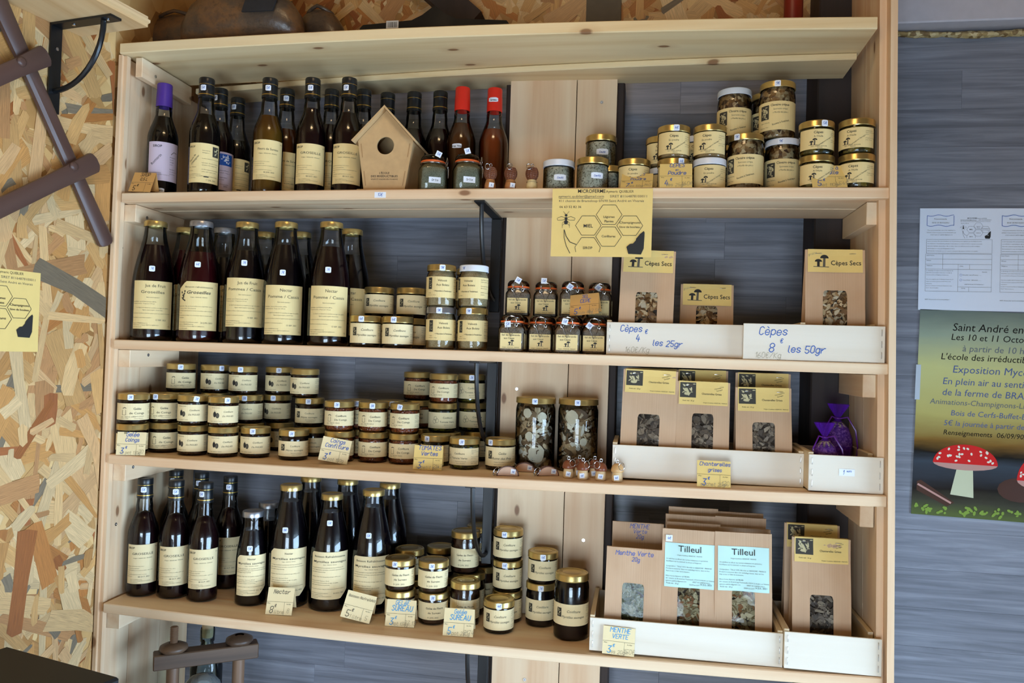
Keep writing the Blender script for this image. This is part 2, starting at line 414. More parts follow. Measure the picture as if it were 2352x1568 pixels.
def wrap_label(name, paper, R, wd, h, z0, P, cut=(0, 0, 0, 0), seg=20):
    """paper label round a jar or bottle; cut = clipped corners (tl, tr, bl, br)"""
    mb = MB(); f = lambda x, y, l: ((R+.0003+l)*math.sin(x/R), -(R+.0003+l)*math.cos(x/R), z0+h/2+y)
    vs = []; xs = [-wd/2+wd*i/seg for i in range(seg+1)]
    for x in xs:
        top = h/2; bot = -h/2
        for c, e, sgn in ((cut[0], -wd/2, 1), (cut[1], wd/2, -1)):
            if c and (x-e)*sgn < c: top = min(top, h/2-c+(x-e)*sgn)
        for c, e, sgn in ((cut[2], -wd/2, 1), (cut[3], wd/2, -1)):
            if c and (x-e)*sgn < c: bot = max(bot, -h/2+c-(x-e)*sgn)
        vs += [f(x, bot, 0), f(x, top, 0), f(x, bot, -.0002), f(x, top, -.0002)]
    fs = []
    for i in range(seg): a = 4*i; b = a+4; fs += [(a, b, b+1, a+1), (a+2, a+3, b+3, b+2), (a+1, b+1, b+3, a+3), (a, a+2, b+2, b)]
    fs += [(0, 1, 3, 2), (4*seg, 4*seg+2, 4*seg+3, 4*seg+1)]
    mb.add(vs, fs, 0); print_onto(mb, P, f); return mb.mesh(name, [paper]+INKS[1:])
def flat_sheet(name, paper, wd, h, P, th=.0004, curl=0, inks=None):
    """a sheet standing in the XZ plane, facing -Y, lower edge at z = 0"""
    mb = MB(); f = lambda x, y, l: (x, -l-curl*max(0, (.5-(y+h/2)/h))**2*h, y+h/2)
    n = 8; vs = []; fs = []
    for k in range(n+1):
        y = -h/2+h*k/n; vs += [f(-wd/2, y, 0), f(wd/2, y, 0), f(-wd/2, y, -th), f(wd/2, y, -th)]
    for k in range(n): a = 4*k; b = a+4; fs += [(a, a+1, b+1, b), (a+2, b+2, b+3, a+3), (a, b, b+2, a+2), (a+1, a+3, b+3, b+1)]
    fs += [(0, 2, 3, 1), (4*n, 4*n+1, 4*n+3, 4*n+2)]
    mb.add(vs, fs, 0); print_onto(mb, P, f); return mb.mesh(name, [paper]+(inks or INKS)[1:])

# ================================================================== THE SETTING
D = .333                                     # depth of the laminate wall behind the shelf fronts
TW = math.radians(80)
WD = Vector((-math.cos(TW), -math.sin(TW), 0)); WN = Vector((math.sin(TW), -math.cos(TW), 0)); WP = Vector((-.0205, 0, 0))
def on_w(px, py, off=0): return hit(px, py, WP+WN*off, WN)
struct('floor', MB().box(-1.5, 3.4, -2.8, .6, -.1, 0), plain('floor_tiles', (206, 198, 186), .5, var=.05))
struct('ceiling', MB().box(-1.5, 3.4, -2.8, .6, 2.72, 2.82), plain('ceiling_boards', (172, 140, 100), .7, var=.1))
wrm = MB()
for b in ((-2.8, -2.17, 0, 2.72), (-.13, .5, 0, 2.72), (-2.17, -.13, 1.15, 2.72), (-2.17, -.13, 0, .05)): wrm.box(2.9, 3.0, b[0], b[1], b[2], b[3])
struct('wall_right', wrm, plain('wall_paint', (176, 160, 138), .8))
fw = MB()
for b in ((-1.5, .45, 0, 2.72), (1.45, 3.3, 0, 2.72), (.45, 1.45, 0, .06), (.45, 1.45, 1.14, 2.72)): fw.box(b[0], b[1], -2.8, -2.70, b[2], b[3])
struct('wall_front', fw, plain('front_wall_wood', (168, 132, 92), .7, var=.1))
def glazed(name, o, u, a, z0, z1, nx, nz):
    """glazed frame of width a in the plane through o along u"""
    f = MB(); t = .035; n = Vector((-u.y, u.x, 0)); FR = plain('window_wood', (120, 84, 54), .5)
    def slab(mb, s0, s1, q0, q1, y0, y1): mb.add([o+u*s+n*y+Vector((0, 0, z)) for z in (q0, q1) for y in (y0, y1) for s in (s0, s1)], [(0, 2, 3, 1), (4, 5, 7, 6), (0, 1, 5, 4), (2, 6, 7, 3), (0, 4, 6, 2), (1, 3, 7, 5)]); return mb
    for q in ((0, t, z0, z1), (a-t, a, z0, z1), (t, a-t, z0, z0+t), (t, a-t, z1-t, z1)): slab(f, *q, 0, .035)
    fr = struct(name, f, FR)
    for i in range(1, nx): x = a*i/nx; put('glazing_bar', slab(MB(), x-.014, x+.014, z0+t, z1-t, .010, .025).mesh('bar', FR), fr)
    for i in range(1, nz): z = z0+(z1-z0)*i/nz; put('glazing_bar', slab(MB(), t, a-t, z-.012, z+.012, .012, .023).mesh('bar', FR), fr)
    for i in range(nx): put('pane', slab(MB(), a*i/nx+.036, a*(i+1)/nx-.036, z0+.036, z1-.036, .016, .019).mesh('pane', PANE), fr)
glazed('window_2', Vector((2.85, -2.17, 0)), Vector((0, 1, 0)), 2.04, .05, 1.15, 3, 2); glazed('window_1', Vector((.45, -2.65, 0)), Vector((1, 0, 0)), 1.0, .06, 1.14, 2, 2)

lamp = thing('added_ceiling_lamp', 'flat round ceiling lamp, unseen, added to warm the upper shelves', 'lamp', (.9, -.95, 2.62)); MB().lathe([(0, .10), (.24, .10), (.26, .08), (.26, .01), (.25, .0), (.245, .005), (.245, .075), (0, .085)], 32).build('added_lamp_shade', plain('added_lamp_white', (230, 226, 216), .5), lamp, 50)  # invented lamp body housing the added warm fill, out of view
# laminate wall: printed grey planks, each with its own edges
def laminate():
    t = NT('grey_laminate'); v = t.coords((1.1, 1, 26), rnd=13)
    g = t.noise(v, 2.4, 5, .65, .6); oi = t.n('ShaderNodeObjectInfo')
    c = t.ramp(g, [(.25, lin((96, 98, 107))), (.5, lin((128, 130, 140))), (.8, lin((162, 165, 176)))])
    sh = t.math('ADD', t.math('MULTIPLY', oi.outputs['Random'], .22), .86)
    cc = t.n('ShaderNodeCombineColor')
    for i in range(3): t.l(sh, cc.inputs[i])
    c = t.mix(1.0, c, cc.outputs[0], 'MULTIPLY')
    vo = t.n('ShaderNodeTexVoronoi', i_Scale=55.0); t.l(t.coords((1, .01, 1)), vo.inputs['Vector'])
    sep = t.n('ShaderNodeSeparateColor'); t.l(vo.outputs['Color'], sep.inputs[0])
    rad = t.math('MULTIPLY', t.math('POWER', sep.outputs[1], 4.0), .085)
    spk = t.math('MULTIPLY', t.math('LESS_THAN', vo.outputs['Distance'], rad), .85)
    t.base(t.mix(spk, c, (.75, .75, .74))); t.set(Roughness=.33); t.bump(g, .08, .001); return t.m
LAM = laminate()
wb = struct('wall_back', MB().box(-1.5, 3.3, D+.012, D+.1, 0, 2.72), plain('wall_core', (40, 40, 42), .8))
rr = R_(3); rows = 24; ph = .0835
for k in range(rows):
    z0 = ZC+.735-(k+1)*ph; x = -.02-rr.uniform(0, .5)
    while x < 2.89:
        L = rr.choice((.45, .6, .75, .9)); a, b = max(x, -.02), min(x+L, 2.895)
        if b-a > .02: put('plank', MB().box(a+.0001, b-.0001, D, D+.012, z0+.0001, z0+ph-.0001, .0003).mesh('plank', LAM), wb)
        x += L
def strands(name, parent, o, u, v, n, W, H, N, seed, lo=.03, hi=.15):
    r = R_(seed); mb = MB(); cols = []; uvs = []
    pal = [(236, 206, 158), (226, 186, 128), (214, 166, 104), (198, 138, 76), (176, 112, 58), (232, 196, 150), (206, 160, 112), (140, 132, 118), (240, 218, 178), (188, 120, 70)]
    wts = [7, 8, 6, 3, 1.2, 6, 4, 1.6, 6, 1.2]
    for i in range(N):
        L = lo+(hi-lo)*r.random()**2.0; wd = min(L*.55, r.uniform(.009, .018)+.030*r.random()**2); a = r.gauss(1.1, .8) if r.random() < .6 else r.uniform(0, PI)
        cx, cy = r.uniform(0, W), r.uniform(0, H); c, s = math.cos(a), math.sin(a); lift = .0002+i*(.0016/N)
        e = lambda: r.uniform(-.22, .22)*wd
        loc = [(-L/2+e(), -wd/2+e()), (0, -wd/2+e()*.5), (L/2+e(), -wd/2+e()), (L/2+e()+wd*.3*r.random(), 0), (L/2+e(), wd/2+e()), (0, wd/2+e()*.5), (-L/2+e(), wd/2+e()), (-L/2-wd*.3*r.random(), 0)]
        pts = []
        for p, q in loc:
            uu = min(max(cx+p*c-q*s, 0), W); vv = min(max(cy+p*s+q*c, 0), H); pts.append(o+u*uu+v*vv+n*lift); uvs.append((p+i*.37, q+i*.11))
        mb.add(pts, [tuple(range(8))]); col = r.choices(pal, wts)[0]; k = r.uniform(.66, .86); cols.append(tuple(x*k*q for x, q in zip(lin(col), (1.06, .90, .70))))
    me = mb.mesh(name, STRAND); tinted(me, cols); uv = me.uv_layers.new(name='UVMap')
    for p in me.polygons:
        for li, vi in zip(p.loop_indices, p.vertices): uv.data[li].uv = uvs[vi]
    ob = put(name, me, parent); ob['kind'] = 'stuff'; return ob
wl = MB(); a, b = WP, WP+WD*2.75
wl.add([a, b, b+Vector((0, 0, 2.72)), a+Vector((0, 0, 2.72)), a-WN*.1, b-WN*.1, b-WN*.1+Vector((0, 0, 2.72)), a-WN*.1+Vector((0, 0, 2.72))],
       [(0, 1, 2, 3), (5, 4, 7, 6), (0, 4, 5, 1), (3, 2, 6, 7), (0, 3, 7, 4), (1, 5, 6, 2)])
wlo = struct('wall_left', wl, OSBB)
strands('wood_strands', wlo, WP+Vector((0, 0, .25)), WD, Vector((0, 0, 1)), WN, 1.1, 2.2, 3600, 5, .03, .20)
wu = struct('wall_upper', MB().box(-.4, 1.57, .312, D-.001, ZC+.66, 2.72), OSBB)
strands('wood_strands', wu, Vector((-.4, .312, ZC+.66)), Vector((1, 0, 0)), Vector((0, 0, 1)), Vector((0, -1, 0)), 1.96, .4, 1300, 11)
wc = struct('wall_corner', MB().box(-.15, -.0215, .002, D, 0, 2.72), OSBB)
wr2 = struct('trim_1', MB().box(1.585, 2.899, .28, D+.01, ZC+.739, ZC+.802, .003), plain('grey_trim', (196, 190, 196), .55, var=.03))
def foam():
    r = R_(5); rings = []; zc = 0; rx = .005
    for i in range(260):
        x = 1.585+i*.005; zc += r.uniform(-.0006, .0006)-zc*.05; rx = max(.003, min(.0075, rx+r.uniform(-.0012, .0012)))
        rings.append([Vector((x, .322+math.cos(t)*.011, ZC+.7355-.009*math.exp(-((i-45)/40)**2)+zc+math.sin(t)*rx)) for t in [2*PI*k/8 for k in range(8)]])
    return MB().loft(rings)
put('foam_bead', foam().mesh('foam', lumpy('expanding_foam', (120, 92, 50), (176, 150, 96), (206, 186, 140), 120)), wr2)
struct('trim_2', MB().box(1.585, 2.899, .26, D+.01, ZC+.804, 2.72), OSBB)
# timber posts of the building behind the shelves, and a brace above
put_b = lambda nm, mb: struct(nm, mb, DARKW)
put_b('trim_3', MB().box(.786, 1.05, .234, D-.001, .05, ZC+.625, .002))
put_b('trim_4', MB().box(1.452, 1.562, .216, D-.001, .05, 2.7, .003))
def brace():
    A, B = on_y(985, -40, .26), on_y(1085, 48, .26); d = (B-A).normalized(); s = Vector((d.z, 0, -d.x))*.03; A = A-d*.2
    return MB().loft([[A+s, A+s+Vector((0, .05, 0)), A-s+Vector((0, .05, 0)), A-s], [B+s, B+s+Vector((0, .05, 0)), B-s+Vector((0, .05, 0)), B-s]])
put_b('trim_5', brace())
struct('trim_6', MB().box(.955, 1.035, .302, .312, ZC+.66, 2.6), plain('grey_panel', (96, 84, 66), .8, var=.05))

# ================================================================== THE SHELVING UNIT
unit = thing('shelving_unit', 'pale pine shelving unit of four open shelves against the grey wall', 'shelves', (0, 0, 0))
def plank_x(name, x0, x1, ya, yb, k, dz, th, mat, c=.0018, n=16, parent=unit):
    """board along x; ya/yb = (front, back) depth at its left / right end; top follows the shelf line k lowered by dz"""
    rings = []
    for i in range(n+1):
        t = i/n; x = x0+(x1-x0)*t; y0 = ya[0]+(yb[0]-ya[0])*t; y1 = ya[1]+(yb[1]-ya[1])*t; z1 = zs(k, x)-dz; z0 = z1-th
        rings.append([Vector(p) for p in ((x, y0, z0+c), (x, y0+c, z0), (x, y1-c, z0), (x, y1, z0+c), (x, y1, z1-c), (x, y1-c, z1), (x, y0+c, z1), (x, y0, z1-c))])
    return MB().loft(rings).build(name, mat, parent)
for k, x0, x1 in (('s1', .008, 1.534), ('s2', .004, 1.541), ('s3', .002, 1.541), ('s4', .004, 1.54)):
    plank_x('shelf_board', x0, x1, (0, .104), (0, .104), k, 0, T_SH, PX_)
    plank_x('shelf_board', -.006, x1-.006, (.105, .208), (.105, .208), k, .0004, T_SH, PX_)
for k in ('s2', 's3', 's4'):
    plank_x('shelf_board', -.006, .785, (.209, .329), (.209, .329), k, .0008, T_SH, PX_); plank_x('shelf_board', 1.052, 1.45, (.209, .329), (.209, .329), k, .0008, T_SH, PX_)
plank_x('shelf_board', .004, 1.54, (0, .208), (0, .208), 's5', 0, T_SH, PX_)
plank_x('top_board', -.007, 1.507, (-.004, .2), (-.004, .2), 'top', 0, .0225, PTOP)
plank_x('top_board', .035, 1.5, (.215, .30), (.105, .212), 'top', .0235, .013, PTOP)
def upright(name, x0, x1, y0, y1, z0, z1, lean0, lean1, mat, step=0.0, side=1):
    """vertical plank; lean shifts it in x at its foot / head; the front edge may carry a stepped tongue"""
    prof = [(x0, y0), (x1, y0), (x1, y1), (x0, y1)]
    if step: m = (x0+x1)/2; prof = [(x0, y0), (m, y0), (m, y0+step), (x1, y0+step), (x1, y1), (x0, y1)] if side > 0 else [(x0, y0+step), (m, y0+step), (m, y0), (x1, y0), (x1, y1), (x0, y1)]
    rings = []
    for i in range(9):
        t = i/8; z = z0+(z1-z0)*t; dx = lean0+(lean1-lean0)*t
        rings.append([Vector((p[0]+dx, p[1], z)) for p in prof])
    return MB().loft(rings).build(name, mat, unit)
zt = ZC+.612
def x_in_right(z): return 1.545-.032*(z-.05)/2.15
def x_in_left(z): return -.0075+.008*(z-.05)/1.85
upright('side_plank', -.020, -.0045, 0, .018,   .05, zt+.002, 0, .008, PZ_, .006, 1)
upright('side_plank', -.020, -.0075, .0185, .098, .05, zt-.002, 0, .008, PZ_)
upright('side_plank', -.020, -.0075, .099, .215, .05, zt-.01, 0, .008, PZ_)
upright('side_plank', -.020, -.0075, .216, .331, .05, zt-.012, 0, .008, PZ_)
upright('side_plank', 1.543, 1.567, -.006, .105, .05, 2.2, .002, -.030, PZ_, .024, -1)
upright('side_plank', 1.543, 1.567, .106, .212, .05, 2.2, .002, -.030, PZ_)
upright('post_plank', .797, .9435, .211, .232, .05, ZC+.632, 0, .003, PZ_)
upright('post_plank', .9455, 1.032, .211, .232, .05, ZC+.632, 0, .003, PZ_)
for k in ('s1', 's2', 's3', 's4'):
    z = zs(k, .02)-T_SH-.001; MB().box(-.005, .028, .020, .2, z-.037, z, .001).build('cleat', PY_, unit)
    z = zs(k, 1.52)-T_SH-.001; MB().box(1.505, 1.529, .03, .205, z-.042, z, .001).build('cleat', PY_, unit)
z = zs('top', .02)-.024; MB().box(.018, .034, .014, .2, z-.044, z-.002, .001).build('cleat', PY_, unit)
scr = cached('screw', lambda: MB().lathe([(.0, .0), (.0035, 0), (.0035, .0012), (.0012, .0012), (.0008, .0006), (0, .0006)], 10).mesh('screw', STEEL, 30))
def screw(p, n):
    o = put('screw', scr, unit, p); o.rotation_mode = 'QUATERNION'; o.rotation_quaternion = Vector(n).to_track_quat('Z', 'Y')
for px, py in ((1207, 181), (1382, 235), (1187, 893), (1340, 1240), (1205, 1560)): screw(on_y(px, py, .2108), (0, -1, 0))
for px, py in ((283, 569), (272, 1204), (340, 1265)): q_ = hit(px, py, (.003, 0, 0), (1, 0, 0)); q_.x = x_in_left(q_.z); screw(q_, (1, 0, 0))
for px, py, x in ((357, 176, .0345), (340, 815, .028), (337, 500, .028), (305, 1072, .028)): screw(hit(px, py, (x, 0, 0), (1, 0, 0)), (1, 0, 0))
# steel brackets under the boards at the middle post
def bracket(k, drop):
    x = .779; z = zs(k, x)-T_SH-.0005
    b = MB().box(x-.011, x+.011, .012, .206, z-.004, z, .001).box(x-.011, x+.011, .2, .2095, z-drop, z-.004, .001).build('bracket', BLACKM, unit)
    pts = [(x, .035+.16*(1-math.cos(t*PI/2))*1.0, z-.004-(drop*.86)*math.sin(t*PI/2)) for t in [i/10 for i in range(11)]]
    MB().tube(pts, .0046, 8).build('bracket_rod', BLACKM, b, 40)
for k, d in (('s1', .21), ('s2', .20), ('s3', .20), ('s4', .2)): bracket(k, d)

# ================================================================== PRINTED LABELS
def FP(P, lines, x, y, size, dy, al='L', mi=2):
    for i, s in enumerate(lines): T(P, s, x, y-i*dy, size, mi, al, res=1)
ING = ['Composition :', 'Fruits, sucre de canne', 'citron.', '', 'Préparé avec 55 gr de fruits', 'pour 100 gr.', '', 'A conserver au frais', 'après ouverture']
ADR = ['Aymeric QUIBLIER Brameloup', '07690 St André en Vivarais SIRET 81164878100011', 'aymeric@hotmail.fr']
def d_sirop(title, date, italic=0):
    def f(w, h):
        P = []; T(P, 'SIROP', -w*.47, h*.39, .0062, 1, 'L', .012); T(P, '50 cl', w*.47, h*.41, .0032, 1, 'R')
        T(P, title, 0, h*.24, .0068, 1, w=w*.62); T(P, 'Origine : ARDECHE - FRANCE', 0, h*.145, .0026, 1, w=w*.55)
        FP(P, ['Ingrédients : Jus de fruit, sucre, citron.', 'Teneur en sucre 65g/100ml', 'Un dépôt naturel peut se former en surface, agiter avant', 'service.', 'A consommer rapidement après ouverture.', 'DDM et Lot :'], -w*.47, -h*.06, .0024, h*.052)
        T(P, date, w*.05, -h*.335, .0040, 2, b=.004); FP(P, ADR, -w*.35, -h*.40, .0020, h*.036); return P
    return f
def d_chat(w, h):
    P = []; T(P, 'SIROP', -w*.48, h*.38, .0056, 1, 'L', .01); T(P, 'Fleurs de', -w*.33, h*.10, .0056, 1, rot=.85); T(P, 'Châtaignier', -w*.25, h*.06, .0056, 1, rot=.85)
    pic(P, w*.24, h*.18, w*.22, h*.26, 4, n=10); FP(P, ['Goût miel de', 'châtaignier !'], -w*.06, h*.30, .0030, h*.055)
    FP(P, ['A utiliser additionné de 7 à 8 volumes', '', 'Ingrédients : décoction de fleurs de', 'châtaignier, sucre (55g/100ml).', '', 'Un dépôt naturel peut se former en', 'surface, agiter avant de servir.', '', 'A conserver 2 semaines au frigo'], -w*.06, h*.10, .0026, h*.055)
    FP(P, ['Origine : ARDECHE', '', 'sucre, citron', '', *ADR], -w*.48, -h*.12, .0022, h*.045); T(P, '11 JUL. 2021', w*.22, -h*.44, .0042, 2); rect(P, 0, w*.14, -h*.36, -h*.335, 1); return P
def d_romarin(w, h):
    P = []; T(P, 'SIROP', -w*.34, h*.36, .0072, 1, 'L', .012); T(P, 'Romarin', -w*.2, h*.02, .0088, 1, rot=.85)
    FP(P, ['Romarin de', 'de jolis', 'sauvages', 'à jeun', '', 'Ingrédients :', 'eau, décoction', 'de romarin'], w*.17, h*.12, .0030, h*.062, mi=1); FP(P, ADR+['50 cl'], -w*.47, -h*.31, .0022, h*.045); line(P, [(w*.2, h*.2), (w*.3, h*.28), (w*.42, h*.26)], .0012, 2); return P
def d_blue(w, h):
    P = []; pic(P, -w*.2, h*.15, w*.44, h*.30, 9, 3, 4, 12); FP(P, ['A utiliser additionné', 'Ingrédients : bourgeons', '', 'Un dépôt naturel', 'agiter avant', '', 'A conserver au frigo'], -w*.25, 0, .0030, h*.06, mi=1); T(P, '2021', 0, -h*.42, .005, 1); return P
def d_jus(a, b, date='13 SEP. 2021', bold=0, sub='Sans sucre ajouté !'):
    def f(w, h):
        P = []; T(P, a, w*.05, h*.37, .0088, 1, b=bold); T(P, b, -w*.01, h*.24, .0086, 1, b=bold, w=min(w*.86, len(b)*.0047)); T(P, sub, 0, h*.145, .0034, 2)
        FP(P, ['Ingrédients : jus de fruits pressés (80%),', 'Teneur en sucre : 10 gr pour 100 ml'], -w*.48, h*.055, .0030, h*.042)
        FP(P, ['Le dépôt est naturel et constitue un signe de qualité.', 'Agiter avant emploi. Servir frais.'], 0, -h*.07, .0031, h*.048, 'C')
        FP(P, ['A conserver au frais et dans les quatre jours qui suivent l\'ouverture.', '', 'Date limite à consommer jusqu\'au :'], -w*.49, -h*.185, .0029, h*.045)
        T(P, date, w*.2, -h*.325, .0044, 2, b=.004); FP(P, ADR, -w*.48, -h*.39, .0026, h*.04); T(P, '1 L', w*.42, -h*.45, .0042, 1, b=.01); return P
    return f
def d_boisson_gros(w, h):
    P = []; T(P, 'Boisson rafraîchissante', w*.0, h*.37, .0046, 1, w=w*.66); T(P, '1 L', w*.42, h*.43, .0036, 1); T(P, 'Groseilles', w*.0, h*.245, .0094, 1, b=.012, sh=.25, w=w*.56); T(P, 'Origine : ARDECHE - FRANCE', 0, h*.165, .0026, 2)
    r = R_(2)
    for i in range(16): ell(P, -w*.38+r.uniform(-.004, .004), h*.3-i*h*.013, .0016, .0016, 5, n=7)
    FP(P, ['Ingrédients : Eau, jus de groseilles, sucre (7g/100ml), citron.', 'Teneur en fruit : 50% minimum', 'Un dépôt naturel peut se former en surface, agiter avant de', 'servir.', 'A conserver au frais et à consommer dans les 4 jours après', 'ouverture.', '', 'A consommer de préférence avant :'], -w*.48, -h*.02, .0029, h*.047); T(P, '26 JUN. 2023', w*.2, -h*.36, .0046, 2); FP(P, ADR, -w*.48, -h*.39, .0026, h*.042); return P
def d_fruit(a, b, date):
    def f(w, h):
        P = []; T(P, a, 0, h*.385, .0060, 1, b=.005, w=w*.8 if len(a) > 10 else None); T(P, b, 0, h*.275, .0064, 1, b=.004, w=w*.86); T(P, 'Origine : ARDECHE - FRANCE', 0, h*.225, .0022, 2)
        FP(P, ['Ce nectar est préparé en rajoutant de l\'eau et très peu de', 'sucre. Cette boisson est moins concentrée que le pur jus, un', 'peu comme un jus de fruit.'], -w*.47, h*.16, .0030, h*.045, mi=1)
        FP(P, ['Ingrédients : Eau, fruits de myrtilles sauvages (40%), sucre.', '', 'Teneur en sucre : 8 gr pour 100 ml', 'Le dépôt est naturel et constitue un signe de qualité.', 'Agiter avant ouverture et servir frais.', '', 'A conserver au frais et dans les deux jours qui suivent l\'ouverture.', '', 'Date limite à consommer jusqu\'au :'], -w*.47, -h*.03, .0028, h*.043); T(P, date, w*.24, -h*.385, .0042, 2); FP(P, ADR, -w*.47, -h*.41, .0022, h*.033); return P
    return f
def d_conf(a, b, font=.0066, pict=None, hand_=0, extra=None, date=None, bb=0):
    """round jam label: picture at the left, title in the middle, small print at the right"""
    def f(w, h):
        P = []; R = w/3.3
        T(P, a, R*.1, h*.12, font, 1, b=bb, sh=.28*hand_); T(P, b, R*.08, -h*.14, font*.92, 1, b=bb*.6, sh=.28*hand_, w=min(R*1.35, len(b)*font*.5))
        if extra: FP(P, extra, R*.2, -h*.30, .0026, h*.12, 'C')
        if date: T(P, date, 0, -h*.40, .0042, 2)
        FP(P, ING, R*.92, h*.36, .0024, h*.095)
        if pict == 'photo': pic(P, -R*.92, -h*.12, R*.30, h*.42, 8, n=7)
        elif pict == 'fig':
            ell(P, -R*.82, h*.0, R*.11, h*.17, 1, n=12); ell(P, -R*.62, -h*.06, R*.12, h*.16, 5, n=12); ell(P, -R*.62, -h*.06, R*.08, h*.11, 2, n=10); line(P, [(-R*.82, h*.15), (-R*.80, h*.24)], .0007, 1); T(P, 'Fabrication artisanale', -R*.75, h*.38, .0022, 2); T(P, 'Origine : ARDECHE - FRANCE', -R*.7, -h*.42, .0020, 2)
        elif pict == 'pot':
            line(P, [(-R*.85, h*.2), (-R*.7, h*.26), (-R*.6, h*.2)], .0012, 1); line(P, [(-R*.85, h*.1), (-R*.86, -h*.2), (-R*.62, -h*.2), (-R*.63, h*.12)], .0007, 2); FP(P, ['Origine : ARDECHE - FRANCE', 'Poids net : 230 gr'], -R*.98, -h*.33, .0024, h*.09, mi=1)
        elif pict == 'tom':
            for q in ((-.8, .12), (-.68, -.02), (-.86, -.06)): line(P, [(R*q[0]+.004*math.cos(t), h*q[1]+.0045*math.sin(t)) for t in [i*PI/5 for i in range(11)]], .0005, 2)
        return P
    return f
def d_veloute(w, h):
    P = []; R = w/3.3; T(P, 'Velouté', -.001, h*.27, .0058, 1, b=.004); T(P, 'Aux Bolets', 0, h*.06, .0058, 1, b=.004); T(P, '+ Recette à l\'intérieur.', .001, -h*.22, .0040, 1, b=.012, w=R*1.25); pic(P, -R*1.05, -h*.1, R*.3, h*.55, 3, n=8); FP(P, ['Origine', 'Poids net : 120 gr'], -R*1.05, -h*.3, .0026, h*.1); FP(P, ['Ingrédients : Poudre de', 'bolets, semoule de blé', '', 'Dosé pour 1 litre', '(4 personnes)', '', 'DDM à consommer', 'jusqu\'au'], R*.85, h*.36, .0028, h*.1); return P
def d_cepes(sub):
    def f(w, h):
        P = []; R = w/3.0; T(P, 'Cèpes', -R*.1, h*.27, .0066, 1, b=.012); T(P, sub, -R*.1, h*.09, .0046, 1); shroom(P, -R*.42, -h*.3, .014)
        T(P, 'Champignons Sauvages', R*.32, -h*.15, .0034, 1, rot=.6); T(P, 'Origine : ARDECHE - HAUTE LOIRE', -R*.05, -h*.39, .0026, 1, w=R*1.05); T(P, 'FRANCE', 0, -h*.46, .0024, 1); FP(P, ING[:7], R*.8, h*.3, .0026, h*.09); return P
    return f
def d_clav(w, h):
    P = []; R = w/3.3; T(P, 'Clavaire crépue', R*.22, h*.33, .0064, 1, b=.012, w=R*1.05); T(P, 'Sparassis crispa', R*.25, h*.2, .0044, 2); T(P, '« Morille des pins »', R*.25, h*.08, .0044, 1, w=R*.85); T(P, 'Recette à l\'intérieur.', R*.3, -h*.27, .0050, 1, b=.006, rot=.27, w=R*1.0); pic(P, -R*.95, -h*.12, R*.55, h*.50, 6, n=22); FP(P, ['Origine : Ardèche', '', 'Poids net : 30 gr'], -R*.95, -h*.25, .0028, h*.08, mi=1); return P
def d_sel(w, h):
    P = []; T(P, 'Sel de Guérande', 0, h*.33, .0044, 1, b=.006, w=w*.86); T(P, 'aux Cèpes', -w*.08, h*.12, .0048, 1, b=.006); shroom(P, w*.02, -h*.28, .012); T(P, 'Origine : ARDECHE - FRANCE', 0, -h*.45, .0026, 1, w=w*.8); return P

# ================================================================== JARS AND BOTTLES
JT = {  # body radius, height, neck radius, lid height, shape
 'jam': (.0310, .0640, .0296, .0130, 'straight'), 'vel': (.0300, .0850, .0272, .013, 'shoulder'), 'clav': (.0340, .1125, .0316, .013, 'shoulder'),
 'tall': (.0308, .0880, .0290, .0135, 'shoulder'), 'big': (.0350, .128, .0312, .0135, 'shoulder'), 'keep': (.0425, .150, .0400, .0125, 'shoulder')}
def jar_glass(t):
    r, h, rn, lh, s = JT[t]; zl = h-lh
    p = [(0, .0015), (r*.82, .0015), (r*.88, 0), (r*.95, .0012), (r, .006)]
    if s == 'straight': p += [(r, zl-.006), (r*.985, zl-.002), (rn, zl+.002), (rn, h-.002)]
    else: p += [(r, zl-.016), (r*.985, zl-.010), (r*.95, zl-.005), (rn*.985, zl-.001), (rn*.97, h-.002)]
    return MB().lathe(p, 36).mesh('jar_glass', GLASS, 50)
def jar_fill(t, mat, lump=0):
    r, h, rn, lh, s = JT[t]; zl = h-lh; q = r-.0012; top = zl-.003
    p = [(0, .0028), (q*.86, .0028), (q*.95, .0035), (q, .007), (q, (zl-.018 if s != 'straight' else zl-.007))]
    if s != 'straight': p += [(q*.95, zl-.008), (rn*.93, zl-.003), (rn*.92, zl+.001)]; top = zl+.001
    p += [(p[-1][0]*.96, top+.001), (0, top+.001)]
    wob = None
    if lump:
        rr = R_(5); p2 = []
        for a, b in zip(p, p[1:]):
            n = max(1, int((b[1]-a[1])/.004)); p2 += [(a[0]+(b[0]-a[0])*i/n, a[1]+(b[1]-a[1])*i/n) for i in range(n)]
        p = p2+[p[-1]]; wob = lambda i, j: -lump*rr.random()
    return MB().lathe(p, 36, wob=wob).mesh('contents', mat, 0 if lump else 50)
def jar_lid(t, mat):
    r, h, rn, lh, s = JT[t]; R = rn+.0022; z = h-lh
    return MB().lathe([(R-.0015, z), (R, z), (R+.0004, z+.0012), (R, z+.0022), (R, h-.0022), (R-.0008, h-.0006), (R-.002, h), (R-.0042, h), (R-.0052, h-.0009), (R*.62, h-.0009), (R*.6, h-.0005), (R*.57, h-.0009), (0, h-.0009)], 40).mesh('lid', mat, 40)
